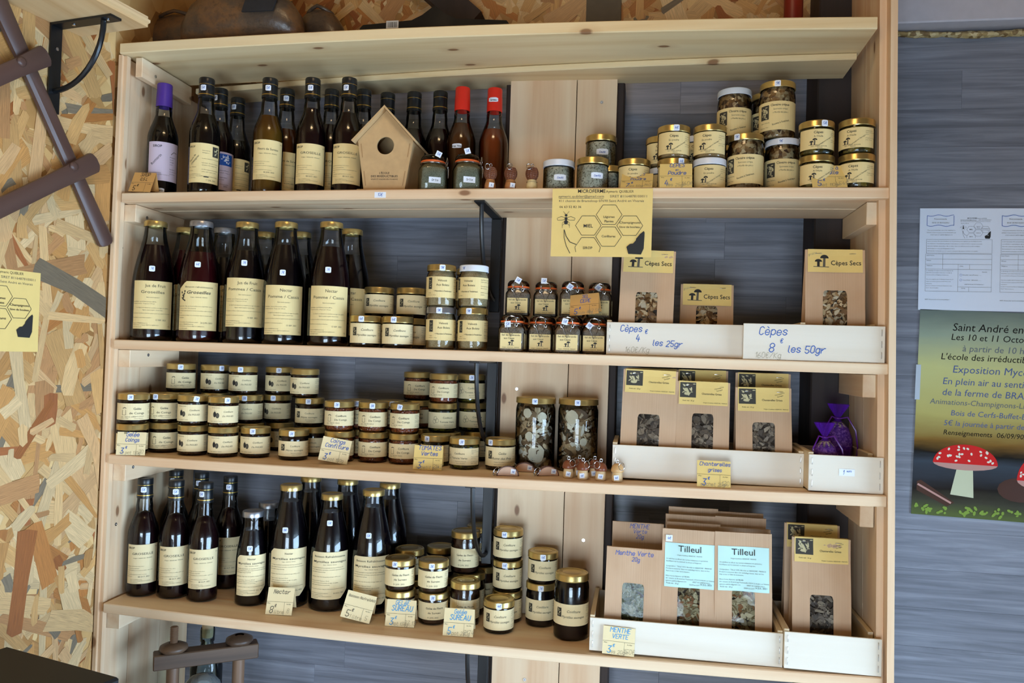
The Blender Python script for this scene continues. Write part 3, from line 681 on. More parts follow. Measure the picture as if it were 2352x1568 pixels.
def sticker_mesh(R, txt, wd=.0115, h=.0120, rot=0, pen=3, size=.0050):
    """white price sticker stuck on a round side"""
    P = []; hand(P, txt, 0, -.0022, size, pen, wd=.0006)
    mb = MB(); f = lambda x, y, l: ((R+.0004+l)*math.sin(x/R), -(R+.0004+l)*math.cos(x/R), y)
    c, s = math.cos(rot), math.sin(rot); q = lambda x, y: (x*c-y*s, x*s+y*c); n = 5; vs = []; fs = []
    for i in range(n+1):
        x = -wd/2+wd*i/n; e = .0012 if i in (0, n) else 0; vs += [f(*q(x, -h/2+e), 0), f(*q(x, h/2-e), 0), f(*q(x, -h/2+e), -.0002), f(*q(x, h/2-e), -.0002)]
    for i in range(n): a = 4*i; b = a+4; fs += [(a, b, b+1, a+1), (a+2, a+3, b+3, b+2), (a+1, b+1, b+3, a+3), (a, a+2, b+2, b)]
    fs += [(0, 1, 3, 2), (4*n, 4*n+2, 4*n+3, 4*n+1)]
    mb.add(vs, fs, 4); print_onto(mb, [([q(*p) for p in it[0]], it[1]) for it in P], f); return mb.mesh('price_sticker', INKS)
def zmax(sh, x, r): return max(zs(sh, x-r), zs(sh, x+r), zs(sh, x))+.0004
def face_cam(x, y): return math.atan2(CAM.x-x, -(CAM.y-y))
KIND = {  # geometry, contents, lid, label design, label z0, label height, label paper
 'figues': ('jam', FIGJ, GOLD, d_conf('Confiture', 'De FIGUES', .0052, 'fig', 1), .0085, .036, PAPERL),
 'gelee_c': ('jam', LQ['coing'], GOLD, d_conf('Gelée', 'de Coings', .0066, 'pot', 0, ['Fabrication Artisanale', 'Cuit au Chaudron'], bb=.008), .0085, .035, PAPERL),
 'coings': ('jam', QUIN, GOLD, d_conf('Confiture', 'De Coings', .0058, 'pot', 0, bb=.008), .0120, .031, PAPERL),
 'mures': ('jam', LQ['coing'], GOLD, d_conf('Confiture', 'Mûres sauvages', .0052, 'photo', 0, ['Fabrication Artisanale', 'Cuit au Chaudron']), .0085, .032, PAPERL),
 'tomate': ('jam', TOMJ, GOLD, d_conf('Confiture', 'Tomate Verte', .0058, 'tom', 0, ['Fabrication Artisanale', 'Cuit au Chaudron']), .0090, .035, PAPERL),
 'reine': ('jam', FIGJ, GOLD, d_conf('Gelée', 'Reine des Prés', .0070, 'photo', 1, ['A utiliser en confiture, en tartine, fait à', 'agrémenter des desserts, yaourts, etc.', 'Touche parfumée.']), .0085, .039, PAPERL),
 'myrt': ('jam', LQ['myr'], GOLD, d_conf('Confiture', 'Myrtilles sauvages', .0064, 'photo', 1), .0080, .040, PAPERL),
 'sureau': ('jam', SURJ, GOLD, d_conf('Gelée de Fleurs', 'de Sureau', .0058, None, 0, bb=.006, date='01 JUN. 2022'), .0110, .035, PAPERL),
 'sureau_t': ('tall', SURJ, GOLD, d_conf('Gelée de Fleurs', 'de Sureau', .0058, None, 0, bb=.006, date='01 JUN. 2022'), .0140, .040, PAPERL),
 'myrt_t': ('tall', LQ['myr'], GOLD, d_conf('Confiture', 'Myrtilles sauvages', .0066, 'photo', 1), .0140, .042, PAPERL),
 'myrt_b': ('big', LQ['myr'], GOLD, d_conf('Confiture', 'Myrtilles sauvages', .0070, 'photo', 1), .0300, .042, PAPERL),
 'veloute': ('vel', VELO, GOLD, d_veloute, .0180, .042, PAPER),
 'poudre': ('jam', POUD, GOLD, d_cepes('En poudre'), .0070, .042, PAPER),
 'huile': ('jam', HUIL, GOLD, d_cepes('A l\'Huile'), .0095, .037, PAPER),
 'clavaire': ('clav', CLAV, GOLD, d_clav, .0150, .056, PAPER),
 'talc': ('jam', TALC, GOLD, None, 0, 0, None)}
KEYW = {'poudre': .75, 'huile': .8}
def jar(kind, x, y, z, label, group, lid=None, rot=0.0, price=None, pang=-.15, prot=0.0, name='preserve_jar', note=None):
    t, cont, ld, des, lz, lh, pap = KIND[kind]; r, h, rn, lidh, _ = JT[t]
    o = thing(name, label, 'jar', (x, y, z), face_cam(x, y)+rot, group)
    put('jar_glass', cached(('jg', t), lambda: jar_glass(t)), o)
    put('contents', cached(('jc', kind), lambda: jar_fill(t, cont, .035 if kind in ('clavaire', 'huile') else 0)), o)
    lm = lid or ld; put('lid', cached(('jl', t, lm.name), lambda: jar_lid(t, lm)), o)
    if des:
        wd = r*3.3*KEYW.get(kind, 1); put('label', cached(('lb', kind), lambda: wrap_label('label', pap, r, wd, lh, lz, des(wd, lh))), o)
    if note: put('price_sticker', cached(('st2', r, note), lambda: sticker_mesh(r, note, .024, .012, size=.0034)), o, (0, 0, h*.42), .1).rotation_euler[1] = prot
    if price:
        R = rn+.0026; put('price_sticker', cached(('st', R, price, prot), lambda: sticker_mesh(R, price, rot=prot)), o, (0, 0, h-lidh*.5-.001), pang)
    return h
FOOT = {}
def free_spot(sh, px, refs, r, y, ymax, move=True):
    """nearest free depth for a round thing (or a column of them) seen at image column px; refs = (px, z) per level"""
    def xs(yy): return [min(max(x_at(p, yy, z), x_in_left(z)+r+.0012), x_in_right(z)-r-.0012) for p, z in refs]
    best = None
    for k in range(70 if move else 1):
        yy = min(y+k*.002, ymax)
        for dx in ((0,) if k == 0 or not move else (0, .003, -.003, .006, -.006)):
            X = [min(max(q+dx, x_in_left(p_[1])+r+.0012), x_in_right(p_[1])-r-.0012) for q, p_ in zip(xs(yy), refs)]; pen = 0
            for x in X:
                for (a, b, c) in FOOT.get(sh, []): pen = max(pen, c+r+.0008-math.hypot(x-a, yy-b))
            if best is None or pen < best[0]-1e-6: best = (pen, yy, X)
            if pen <= 0: break
        if best[0] <= 0 or yy >= ymax: break
    _, yy, X = best
    for x in set(round(q, 4) for q in X): FOOT.setdefault(sh, []).append((x, yy, r))
    return yy, X
def y_bot(px, py, sh, r):
    """depth of the centre of a round thing whose lower front rim shows at (px, py) on shelf sh"""
    x = .8
    for _ in range(4): p = on_z(px, py, zs(sh, x)); x = p.x
    d = Vector((p.x-CAM.x, p.y-CAM.y)).normalized(); return p.y+d.y*r
def y_top(px, py, sh, h, r):
    x = .8
    for _ in range(4): p = on_z(px, py, zs(sh, x)+h); x = p.x
    d = Vector((p.x-CAM.x, p.y-CAM.y)).normalized(); return p.y+d.y*r
def stack(sh, y, items, group, bot=None):
    """jars standing one on the other: items = (kind, px of lid, label, options)"""
    z = None
    if bot is not None: y = y_bot(items[0][1], bot, sh, JT[KIND[items[0][0]][0]][0]*.92)
    y = max(y, .034); ymax = .174 if sh == 's1' else .295; refs = []; zz = zs(sh, .5); R = 0
    for it in items: h = JT[KIND[it[0]][0]][1]; zz += h; refs.append((it[1], zz)); R = max(R, JT[KIND[it[0]][0]][0]+.0014)
    y, X = free_spot(sh, items[0][1], refs, R, y, ymax); out = []
    for it, x in zip(items, X):
        kind, px, lab = it[:3]; kw = it[3] if len(it) > 3 else {}; h = JT[KIND[kind][0]][1]
        if z is None: z = zmax(sh, x, .029)
        jar(kind, x, y, z, lab, group, **kw); z += h+.0002; out.append((x, y, z))
    return out
# ---- bottles
def bottle_glass(prof): return MB().lathe(prof, 36).mesh('bottle_glass', GLASS, 50)
def inner(prof, top, off=.0014):
    p = []
    for (r, z), (r2, z2) in zip(prof, prof[1:]):
        if z >= top: break
        p.append((max(0, r-off), z+.0015 if z < .004 else z))
        if z2 > top: k = (top-z)/(z2-z); p.append((max(0, r+(r2-r)*k-off), top)); break
    return p+[(0, top)]
SY = [(0, .002), (.024, .002), (.029, 0), (.0325, .0015), (.0345, .006), (.035, .012), (.035, .128), (.0348, .134), (.0335, .141), (.030, .152), (.0255, .163), (.0215, .173), (.0188, .182), (.0170, .192), (.0158, .202), (.0150, .214), (.0150, .245)]
JU = [(0, .003), (.030, .003), (.037, 0), (.0425, .002), (.0445, .007), (.045, .014), (.045, .105), (.0445, .122), (.0430, .140), (.0405, .158), (.0370, .176), (.0328, .194), (.0288, .210), (.0256, .224), (.0236, .236), (.0226, .246), (.0224, .262)]
SY = [(r*.90 if z < .19 else r, z) for r, z in SY]; JU = [(r*.965, z*.968) for r, z in JU]
JU2 = [(r*.99, z*.945) for r, z in JU]
NE = [(0, .002), (.025, .002), (.030, 0), (.0335, .002), (.035, .007), (.035, .085), (.0345, .100), (.0330, .115), (.0300, .132), (.0265, .148), (.0240, .160), (.0226, .172), (.0222, .193)]
NE = [(r*.94, z) for r, z in NE]
BT = {'syrup': (SY, .250, .0315), 'juice': (JU, .2575, .0434), 'juice2': (JU2, .2440, .0430), 'nectar': (NE, .198, .0329)}
def syrup_cap(mat, band):
    mb = MB().lathe([(.0155, .2085), (.0166, .2085), (.0168, .211), (.0164, .2165), (.0160, .2185), (.0156, .237), (.0160, .238), (.0160, .2495), (.0150, .2515), (.0, .2515)] if band else
                    [(.0150, .2005), (.0170, .2005), (.0170, .204), (.0164, .232), (.0160, .233), (.0160, .2495), (.0150, .2515), (0, .2515)], 32)
    return mb.mesh('cap', mat, 40)
def cap_band(): return MB().lathe([(.01655, .2142), (.0169, .2144), (.0169, .2158), (.0163, .2162)], 32).mesh('gold_band', GOLDB)
def cap_line(): return MB().lathe([(.01575, .2366), (.0161, .2368), (.0161, .2374), (.01575, .2376)], 32).mesh('gold_line', GOLDB)
def twist_lid(r, h, mat): return MB().lathe([(r-.001, h-.0125), (r+.0012, h-.0125), (r+.0014, h-.011), (r+.0012, h-.002), (r, h-.0003), (r-.002, h), (r-.0045, h), (r-.0055, h-.0008), (0, h-.0008)], 36).mesh('cap', mat, 40)
BD = {'groseille': d_sirop('GROSEILLE', '08 OCT. 2021'), 'sureau': d_sirop('Fleurs de Sureau', '06 JUN. 2022'), 'chat': d_chat, 'romarin': d_romarin, 'blue': d_blue,
      'jus_g': d_jus('Jus de Fruit', 'Groseilles'), 'jus_pc': d_jus('Jus de Fruit', 'Pommes / Cassis'), 'nec_pc': d_jus('Nectar', 'Pomme / Cassis'), 'boi_g': d_boisson_gros,
      'nec_m': d_fruit('Nectar', 'Myrtilles sauvages', '31 JUL. 2022'), 'boi_m': d_fruit('Boisson Rafraîchissante', 'Myrtilles sauvages', '14 AOU. 2021')}
LSZ = {'syrup': (.070, .084, .022), 'juice': (.086, .102, .024), 'juice2': (.086, .100, .026), 'nectar': (.070, .086, .022)}
CUTS = {'boi_g': (.016, 0, 0, 0), 'nec_m': (.008, 0, 0, .017), 'boi_m': (.004, 0, 0, .018)}
def bottle(bt, sh, px, label, group, liq, fill, design=None, paper=PAPER, y=None, top=None, bot=None, cap=None, rot=0, price=None, pz=None, pang=-.1, lz=0, name=None, note=None):
    prof, h, r = BT[bt]
    if bot is not None: y = y_bot(px, bot, sh, r*.95)
    elif top is not None: y = y_top(px, top, sh, h, .016 if bt == 'syrup' else .024)
    y = max(y, r+.003); y, X = free_spot(sh, px, [(px, zs(sh, .5)+h*.97)], r, y, (.2065 if sh == 's1' else .328)-r); x = X[0]; z = zmax(sh, x, r)
    o = thing(name or {'syrup': 'syrup_bottle', 'nectar': 'nectar_bottle'}.get(bt, 'juice_bottle'), label, 'bottle', (x, y, z), face_cam(x, y)+rot, group)
    put('bottle_glass', cached(('bg', bt), lambda: bottle_glass(prof)), o)
    put('liquid', cached(('bl', bt, liq, fill), lambda: MB().lathe(inner(prof, fill), 36).mesh('liquid', LQ[liq], 50)), o)
    if bt == 'syrup':
        band = cap is None; c = put('cap', cached(('cap', (cap or CAPB).name), lambda: syrup_cap(cap or CAPB, band)), o)
        if band: put('gold_band', cached('band', cap_band), c); put('gold_line', cached('line', cap_line), c)
    else: m = cap or GOLD; rr = prof[-1][0]; put('cap', cached(('tl', bt, m.name), lambda: twist_lid(rr+.0008, h, m)), o)
    if design:
        wd, lh, z0 = LSZ[bt]; put('label', cached(('bla', bt, design, paper.name, lz), lambda: wrap_label('label', paper, r, wd, lh, z0+lz, BD[design](wd, lh), CUTS.get(design, (0, 0, 0, 0)))), o)
    if price:
        zz = pz or .228
        R = .0161 if zz > .2 and bt == 'syrup' else max(a for a, b in prof if b <= zz+.006 and b >= zz-.03) if bt != 'syrup' else .0163
        if bt != 'syrup':
            for (a, b), (a2, b2) in zip(prof, prof[1:]):
                if b <= zz <= b2: R = a+(a2-a)*(zz-b)/(b2-b)
        st = put('price_sticker', cached(('bs', round(R, 4), price), lambda: sticker_mesh(R+(.0002 if bt == "syrup" else .0012), price)), o, (0, 0, zz), pang)
    if note: put('note_sticker', cached(('ns', note[0], note[1]), lambda: sticker_mesh(note[1], note[0], .021, .0095, pen=1, size=.0032)), o, (0, 0, note[2]), note[3])
    return o

# ------------------------------------------------------------------ first shelf, bottles of syrup
G = 'syrup bottles on the first shelf'
Q = []; B = lambda px, top, lab, liq, fill, des=None, **k: Q.append((top, px, lab, liq, fill, des, k))
B(379, 192, 'syrup bottle with a purple cap and a lilac label, leftmost on the first shelf', 'black', .178, 'romarin', paper=LILAC, cap=CAPP, rot=.12, lz=.012, note=('Romarin', .0318, .013, -.25))
B(475.6, 178.6, 'black-capped bottle of black syrup with a small drawing on its cream label', 'black', .172, 'chat', price='5€', pang=-.45)
B(507, 202, 'syrup bottle with a blue picture on its lilac label, peeking out second from the left', 'dred', .176, 'blue', paper=LILAC, rot=.55, price='5€', pang=-1.3)
B(547, 221, 'dark syrup bottle in the shade of the first shelf, right of the lilac blue-picture label', 'black', .150, 'chat', rot=.1, price='5€', pang=-.7)
B(621, 179, 'bottle of golden elderflower syrup with a tall cream label in the front row', 'amber', .170, 'sureau', price='5€', pang=-.25, lz=.008)
B(660.5, 204, 'amber syrup bottle half hidden behind the golden elderflower bottle', 'brown', .160, 'sureau', price='5€', pang=-.35, rot=.2)
B(719, 178.6, 'red-currant syrup bottle left of two alike, whole label in view, on the first shelf', 'dred', .186, 'groseille', price='5€', pang=-.3)
B(762.6, 205, 'dark red syrup bottle behind and between the two red-currant syrup bottles', 'dred', .172, 'groseille', rot=.2)
B(803, 178, 'red-currant syrup bottle whose label touches the left eave of the birdhouse', 'dred', .176, 'groseille', price='5€', pang=-.45)
B(836.5, 205, 'dark syrup bottle whose cap shows just left of the birdhouse gable', 'dred', .172)
B(891, 220, 'syrup bottle of which only the black cap rises behind the birdhouse ridge', 'dred', .172)
B(952, 216.7, 'dark syrup bottle behind the right slope of the birdhouse roof', 'dred', .168)
B(1012, 215, 'dark syrup bottle between the birdhouse and the two red-capped bottles', 'dred', .166)
B(1063, 199.5, 'brownish amber syrup bottle with a plain red cap and a small note on its shoulder', 'brown', .172, cap=CAPR, note=('Sirop Tilleul', .0320, .118, -.3))
B(1137, 201.7, 'orange amber syrup bottle with a sticker on its red cap, next to the pine post', 'orange', .160, cap=CAPR, note=('Sureau', .0170, .224, -.2))
for top, px, lab, liq, fill, des, k in sorted(Q, key=lambda q: q[0]): bottle('syrup', 's1', px, lab, G, liq, fill, des, top=top, **k)
# ------------------------------------------------------------------ second shelf, litre bottles of juice
G = 'litre juice bottles on the second shelf'
Q = []; B = lambda px, top, lab, liq, fill, des=None, **k: Q.append((top, px, lab, liq, fill, des, k))
B(358, 506, 'dark red juice bottle at the left end of the second shelf, beside the side board', 'dred', .205, 'jus_g', price='7€', pz=.152)
B(463, 506, 'silver-capped red-currant drink with a clipped label corner and a red sediment', 'red', .190, 'boi_g', cap=SILVER, price='4€', pz=.162, pang=-.12)
B(568.5, 508.5, 'juice bottle with the highest-set label, third from the left in the front row', 'purple', .196, 'jus_pc', price='7€', pz=.168, lz=.010)
B(658, 508, 'nectar bottle fourth in the front row of the second shelf', 'purple', .208, 'nec_pc', price='7€', pz=.148, lz=-.004)
B(762, 508, 'nectar bottle at the right end of the front row, next to the bilberry jam', 'dred', .205, 'nec_pc', price='7€', pz=.155, lz=-.004)
B(425, 520, 'gold-capped juice bottle half hidden between the first and second front bottles', 'red', .205, 'jus_g')
B(517, 521, 'silver-capped juice bottle standing behind, between second and third front bottles', 'purple', .190, 'jus_pc', cap=SILVER)
B(607, 531, 'juice bottle in the dark behind, right of the third front bottle', 'purple', .205)
B(691, 531, 'juice bottle in the dark behind, between the two nectar bottles', 'purple', .205)
B(808.6, 524, 'juice bottle behind the last nectar bottle, its label cut off at the left', 'purple', .200, 'nec_pc', rot=-.1)
for top, px, lab, liq, fill, des, k in sorted(Q, key=lambda q: q[0]): bottle('juice', 's2', px, lab, G, liq, fill, des, top=top, **k)
# ------------------------------------------------------------------ fourth shelf, bottles
G = 'syrup bottles on the fourth shelf'
B = lambda px, lab, **k: bottle('syrup', 's4', px, lab, G, 'dred', k.pop('fill', .182), 'groseille', **k)
B(334, 'currant syrup bottle nearest the left side board on the fourth shelf', bot=1373, price='5€', pang=-.2, lz=.006, paper=PAPERL)
B(405.7, 'currant syrup bottle second in the front row of the fourth shelf', bot=1378, price='5€', pang=-.1, lz=.006, paper=PAPERL)
B(473, 'currant syrup bottle third and nearest in the front row of the fourth shelf', bot=1385, price='5€', pang=-.55, lz=.006, paper=PAPERL)
B(391, 'currant syrup bottle behind, between the first and second front ones', y=.205, price='5€', pang=-.5, paper=PAPERL)
B(461, 'currant syrup bottle behind, its cap partly hidden by the third front bottle', y=.205, price='5€', pang=-.5, paper=PAPERL)
B(530, 'currant syrup bottle behind at the right, label half covered by the small nectar', y=.195, price='5€', pang=-.25, paper=PAPERL, lz=.01)
G = 'nectar and cold drink bottles on the fourth shelf'
bottle('nectar', 's4', 582, 'small silver-capped bilberry nectar bottle in the front row of the fourth shelf', G, 'myr', .158, 'nec_m', bot=1394, cap=SILVER, price='5€', pz=.122, pang=-.15, paper=PAPERL)
bottle('nectar', 's4', 618, 'small silver-capped nectar bottle hidden behind the other small one', G, 'myr', .158, y=.205, cap=SILVER)
bottle('juice', 's4', 669, 'litre bottle of bilberry nectar with a handwritten card before it', G, 'myr', .222, 'nec_m', bot=1399, price='8€', pz=.165, pang=-.25, paper=PAPERL)
bottle('juice2', 's4', 763, 'shorter dark drink bottle with a wide gold cap, middle of the front row', G, 'myr', .205, 'boi_m', bot=1407, price='5€', pz=.185, pang=-.1, paper=PAPERL)
bottle('juice', 's4', 858.6, 'dark drink bottle at the right of the row, beside the elderflower jelly', G, 'myr', .222, 'boi_m', bot=1413, price='5€', pz=.165, pang=-.2, paper=PAPERL, lz=-.004)
bottle('juice', 's4', 714.7, 'gold-capped bottle behind, just right of the litre bilberry nectar', G, 'myr', .222, y=.25)
bottle('juice', 's4', 799, 'gold-capped bottle behind, between the two cold drink bottles', G, 'myr', .222, y=.25)
bottle('juice', 's4', 896, 'dark bottle behind at the far right, above the jelly jar lids', G, 'myr', .222, y=.245)

# ------------------------------------------------------------------ jars: first shelf
G = 'pale herb salt jars on the first shelf'
stack('s1', .06, [('talc', 1284, 'white-lidded jar of pale herb salt by the morel key rings', dict(lid=WHITEL, note='Coutil'))], G)
stack('s1', .045, [('talc', 1362, 'gold-lidded jar of pale herb salt with a slanted sticker, in front', dict(note='Confit', rot=.2))], G)
stack('s1', .115, [('talc', 1398, 'pale herb salt jar underneath, half hidden by the slanted-sticker jar', {}), ('talc', 1381, 'pale herb salt jar on top of another, against the pine post', dict(note='Coutil'))], G)
G = 'mushroom powder jars on the first shelf'
stack('s1', .06, [('poudre', 1548, 'mushroom powder jar hidden behind the tall yellow price card', dict(price='4€', pang=.45)), ('poudre', 1548, 'mushroom powder jar stacked above the tall yellow price card', dict(price='4€', pang=.05, rot=.1))], G)
stack('s1', .06, [('poudre', 1630, 'white-lidded mushroom powder jar next to the tall yellow price card', dict(lid=WHITEL, rot=.05)), ('poudre', 1631, 'gold-lidded mushroom powder jar stacked on the white-lidded one', dict(rot=-.1))], G)
stack('s1', .135, [('poudre', 1523, 'powder jar in the shade behind, at the bottom left', dict(lid=WHITEL)), ('poudre', 1520, 'powder jar in the shade behind, left of the upper powder jars', {})], G)
stack('s1', .135, [('poudre', 1600, 'powder jar at the bottom behind, between the two front columns', {}), ('poudre', 1598, 'powder jar on top behind, seen in the gap between the two front columns', dict(lid=WHITEL))], G)
stack('s1', .06, [('poudre', 1457, 'single powder jar behind the low price card near the post', {})], G)
G = 'jars of mushrooms in oil on the first shelf'
stack('s1', .036, [('huile', 1971, 'lower jar of mushrooms in oil at the right end of the shelf', dict(rot=-.1)), ('huile', 1971, 'upper jar of mushrooms in oil at the right end of the shelf', dict(rot=-.2))], G)
stack('s1', .044, [('huile', 1876, 'jar of mushrooms in oil half covered by the price card', dict(rot=.15)), ('huile', 1876, 'jar of mushrooms in oil above the price card, with a price sticker', dict(price='5€', pang=.25, rot=.2))], G)
G = 'dried coral mushroom jars on the first shelf'
s = stack('s1', .05, [('clavaire', 1706, 'gold-lidded dried coral mushroom jar in front, beside the powder jars', dict(price='9€', pang=-.25, rot=-.25))], G)
s = stack('s1', .055, [('clavaire', 1790.6, 'white-lidded dried coral mushroom jar in front, under the highest jar', dict(lid=WHITEL, price='9€', pang=-.1)), ('clavaire', 1779, 'gold-lidded dried coral mushroom jar, the highest on the first shelf', dict(price='9€', pang=.05, rot=-.05))], G)
s = stack('s1', .135, [('clavaire', 1690, 'coral mushroom jar at the bottom behind the gold-lidded front one', {}), ('clavaire', 1684, 'white-lidded coral mushroom jar stacked behind, left of the highest jar', dict(lid=WHITEL))], G)
s = stack('s1', .145, [('clavaire', 1760, 'coral mushroom jar at the bottom behind the white-lidded front one', {}), ('clavaire', 1757, 'coral mushroom jar stacked behind, peeking left of the highest jar', {})], G)
G = 'jars of mushrooms in oil on the first shelf'
stack('s1', .13, [('huile', 1862, 'jar of mushrooms in oil at the bottom of the back row', {}), ('huile', 1870, 'jar of mushrooms in oil on top of the back row, near the dark beam', {})], G)
# ------------------------------------------------------------------ jars: second shelf
G = 'bilberry jam jars on the second shelf'
stack('s2', .042, [('myrt', 841, 'front bilberry jam jar beside the last nectar bottle, second shelf', dict(price='4€', pang=-.3))], G)
stack('s2', .042, [('myrt', 914.7, 'front bilberry jam jar next to the soup powder jars, second shelf', dict(price='4€', pang=-.3, rot=.02))], G)
stack('s2', .112, [('myrt', 874, 'bilberry jam jar in the back row, hidden by the front jar', {}), ('myrt', 872, 'upper left bilberry jam jar on the second shelf', dict(rot=-.1))], G)
stack('s2', .112, [('myrt', 943, 'bilberry jam jar in the back row, its right half showing', dict(rot=-.2)), ('myrt', 943, 'upper right bilberry jam jar on the second shelf', dict(rot=.05))], G)
G = 'mushroom soup powder jars on the second shelf'
stack('s2', .045, [('veloute', 1014, 'silver-lidded soup powder jar, bottom left of four', dict(lid=SILVER, price='9€', pang=-.35, rot=.2)), ('veloute', 1015, 'gold-lidded soup powder jar, top left of four', dict(price='9€', pang=-.05, rot=.1))], G)
stack('s2', .045, [('veloute', 1084, 'gold-lidded soup powder jar, bottom right of four', dict(price='9€', pang=-.3)), ('veloute', 1086, 'white-lidded soup powder jar, top right of four', dict(lid=WHITEL, price='9€', pang=-.4, rot=-.35))], G)
stack('s2', .105, [('veloute', 1086, 'soup powder jar in the back row, at the bottom by the bracket', dict(rot=-.3)), ('veloute', 1084, 'soup powder jar in the back row, on top by the bracket rod', dict(rot=-.3))], G)
# ------------------------------------------------------------------ jars: third shelf
G = 'quince, fig and blackberry preserves on the third shelf'
stack('s3', .034, [('gelee_c', 297.5, 'quince jelly jar behind the price card at the far left', {}), ('gelee_c', 297, 'quince jelly jar at the far left, on top of the one behind the card', dict(price='3€', pang=-.35, rot=.15))], G)
stack('s3', 0, [('gelee_c', 371.6, 'quince jelly jar second from the left in the bottom row', dict(rot=.1)), ('gelee_c', 372.7, 'quince jelly jar second from the left in the middle row', dict(price='3€', pang=-.5, rot=-.1))], G, bot=1044)
stack('s3', 0, [('figues', 444.5, 'fig jam jar third from the left in the bottom row', dict(rot=-.15)), ('figues', 444.5, 'fig jam jar third from the left in the middle row', dict(price='3€', pang=.2, prot=-.2))], G, bot=1047)
stack('s3', 0, [('figues', 514, 'fig jam jar fourth from the left in the bottom row', dict(rot=.2)), ('figues', 514, 'fig jam jar fourth from the left in the middle row, nearest of its row', dict(price='3€', pang=0, rot=.25))], G, bot=1051)
stack('s3', 0, [('figues', 588, 'fig jam jar alone in front, fifth in the bottom row', dict(price='3€', pang=-.25, rot=.05))], G, bot=1052)
stack('s3', 0, [('mures', 675.6, 'blackberry jam jar alone in front, with a price sticker on its lid', dict(price='3€', pang=-.15))], G, bot=1058)
stack('s3', .178, [('figues', 574, 'fig jam jar at the bottom behind the fifth jar', {}), ('figues', 572, 'fig jam jar in the middle row, its label cut by the nearest jar', dict(price='3€', pang=-.1, rot=-.2)), ('figues', 559.5, 'fig jam jar third from the left in the top row', dict(price='3€', pang=-.35, rot=.15))], G)
stack('s3', .178, [('figues', 638, 'fig jam jar at the bottom behind, left of the blackberry jar', {}), ('figues', 632, 'fig jam jar in the middle row, above the gap before the blackberry jars', dict(price='3€', pang=-.15, rot=-.15)), ('figues', 637, 'fig jam jar fourth from the left in the top row, stamped with a date', dict(price='3€', pang=-.15, rot=.1))], G)
stack('s3', .178, [('mures', 722, 'blackberry jam jar at the bottom behind, right of the front one', dict(rot=-.25)), ('mures', 712, 'blackberry jam jar in the middle row, above the front one', dict(price='3€', pang=0, rot=-.1)), ('figues', 701, 'fig jam jar at the right end of the top row', dict(rot=-.1))], G)
stack('s3', .137, [('gelee_c', 418, 'quince jelly jar behind, under the top left jar', {}), ('gelee_c', 418, 'quince jelly jar whose lid carries the top left jar', {}), ('gelee_c', 417, 'quince jelly jar at the left end of the top row', dict(price='3€', pang=-.25, rot=.2))], G)
stack('s3', .165, [('figues', 494, 'fig jam jar behind, at the bottom under the second top jar', {}), ('figues', 493, 'fig jam jar behind in the middle, under the second top jar', {}), ('figues', 492, 'fig jam jar second from the left in the top row', dict(price='3€', pang=.2, rot=.25))], G)
stack('s3', .135, [('gelee_c', 350, 'quince jelly jar behind at the far left, bottom row', {}), ('gelee_c', 350, 'quince jelly jar of which only the lid shows behind the first two', {})], G)
G = 'quince jam and green tomato jam on the third shelf'
stack('s3', 0, [('coings', 780.6, 'quince jam jar behind its folded price card', dict(rot=-.2)), ('coings', 780.6, 'quince jam jar left in the middle row, above the price card', dict(price='3€', pang=-.2, rot=.02))], G, bot=1061)
stack('s3', 0, [('coings', 857.7, 'quince jam jar in the middle of the bottom row', dict(rot=.05)), ('coings', 858, 'quince jam jar in the middle of three, middle row', dict(price='3€', pang=-.12, rot=.05))], G, bot=1063)
stack('s3', 0, [('coings', 928, 'quince jam jar left of the green tomato price card', dict(rot=-.1)), ('coings', 930.6, 'quince jam jar on the right of three, middle row', dict(price='3€', pang=-.2, rot=-.15, prot=-.2))], G, bot=1067)
stack('s3', .172, [('coings', 826, 'quince jam jar behind at the bottom, between left and middle columns', {}), ('coings', 820, 'quince jam jar behind, lid seen between left and middle columns', dict(price='3€', pang=-.1))], G)
stack('s3', .176, [('coings', 895, 'quince jam jar behind at the bottom, between middle and right columns', {}), ('coings', 892, 'quince jam jar behind, lid seen between middle and right columns', dict(price='3€', pang=.1))], G)
stack('s3', .178, [('coings', 962, 'quince jam jar behind at the bottom, left of the green tomato jars', {}), ('coings', 961, 'quince jam jar behind in the middle row, label cut by the right column', dict(rot=-.3)), ('coings', 954, 'quince jam jar at the left of the three topmost', dict(rot=.1))], G)
stack('s3', 0, [('tomate', 1001, 'green tomato jam jar behind its own price card', dict(price='3€', pang=-.1, rot=-.5))], G, bot=1071)
stack('s3', 0, [('tomate', 1068, 'green tomato jam jar in front, label turned to the small print', dict(price='3€', pang=.25, rot=-.45))], G, bot=1079)
stack('s3', .19, [('tomate', 1026, 'green tomato jam jar behind at the bottom, over the price card', {}), ('tomate', 1017, 'green tomato jam jar at the left in the middle row', dict(rot=.3)), ('coings', 1020, 'quince jam jar in the middle of the three topmost', dict(rot=-.1))], G)
stack('s3', .175, [('tomate', 1092, 'green tomato jam jar behind at the bottom, by the meadowsweet jelly', {}), ('tomate', 1081, 'green tomato jam jar at the right in the middle row, by the rod', dict(rot=.25)), ('tomate', 1078, 'green tomato jam jar at the right of the three topmost', dict(price='3€', pang=0))], G)
stack('s3', 0, [('reine', 1150, 'dark meadowsweet jelly jar beside the crescent key rings', dict(price='3€', pang=-.75, rot=.05))], G, bot=1081)
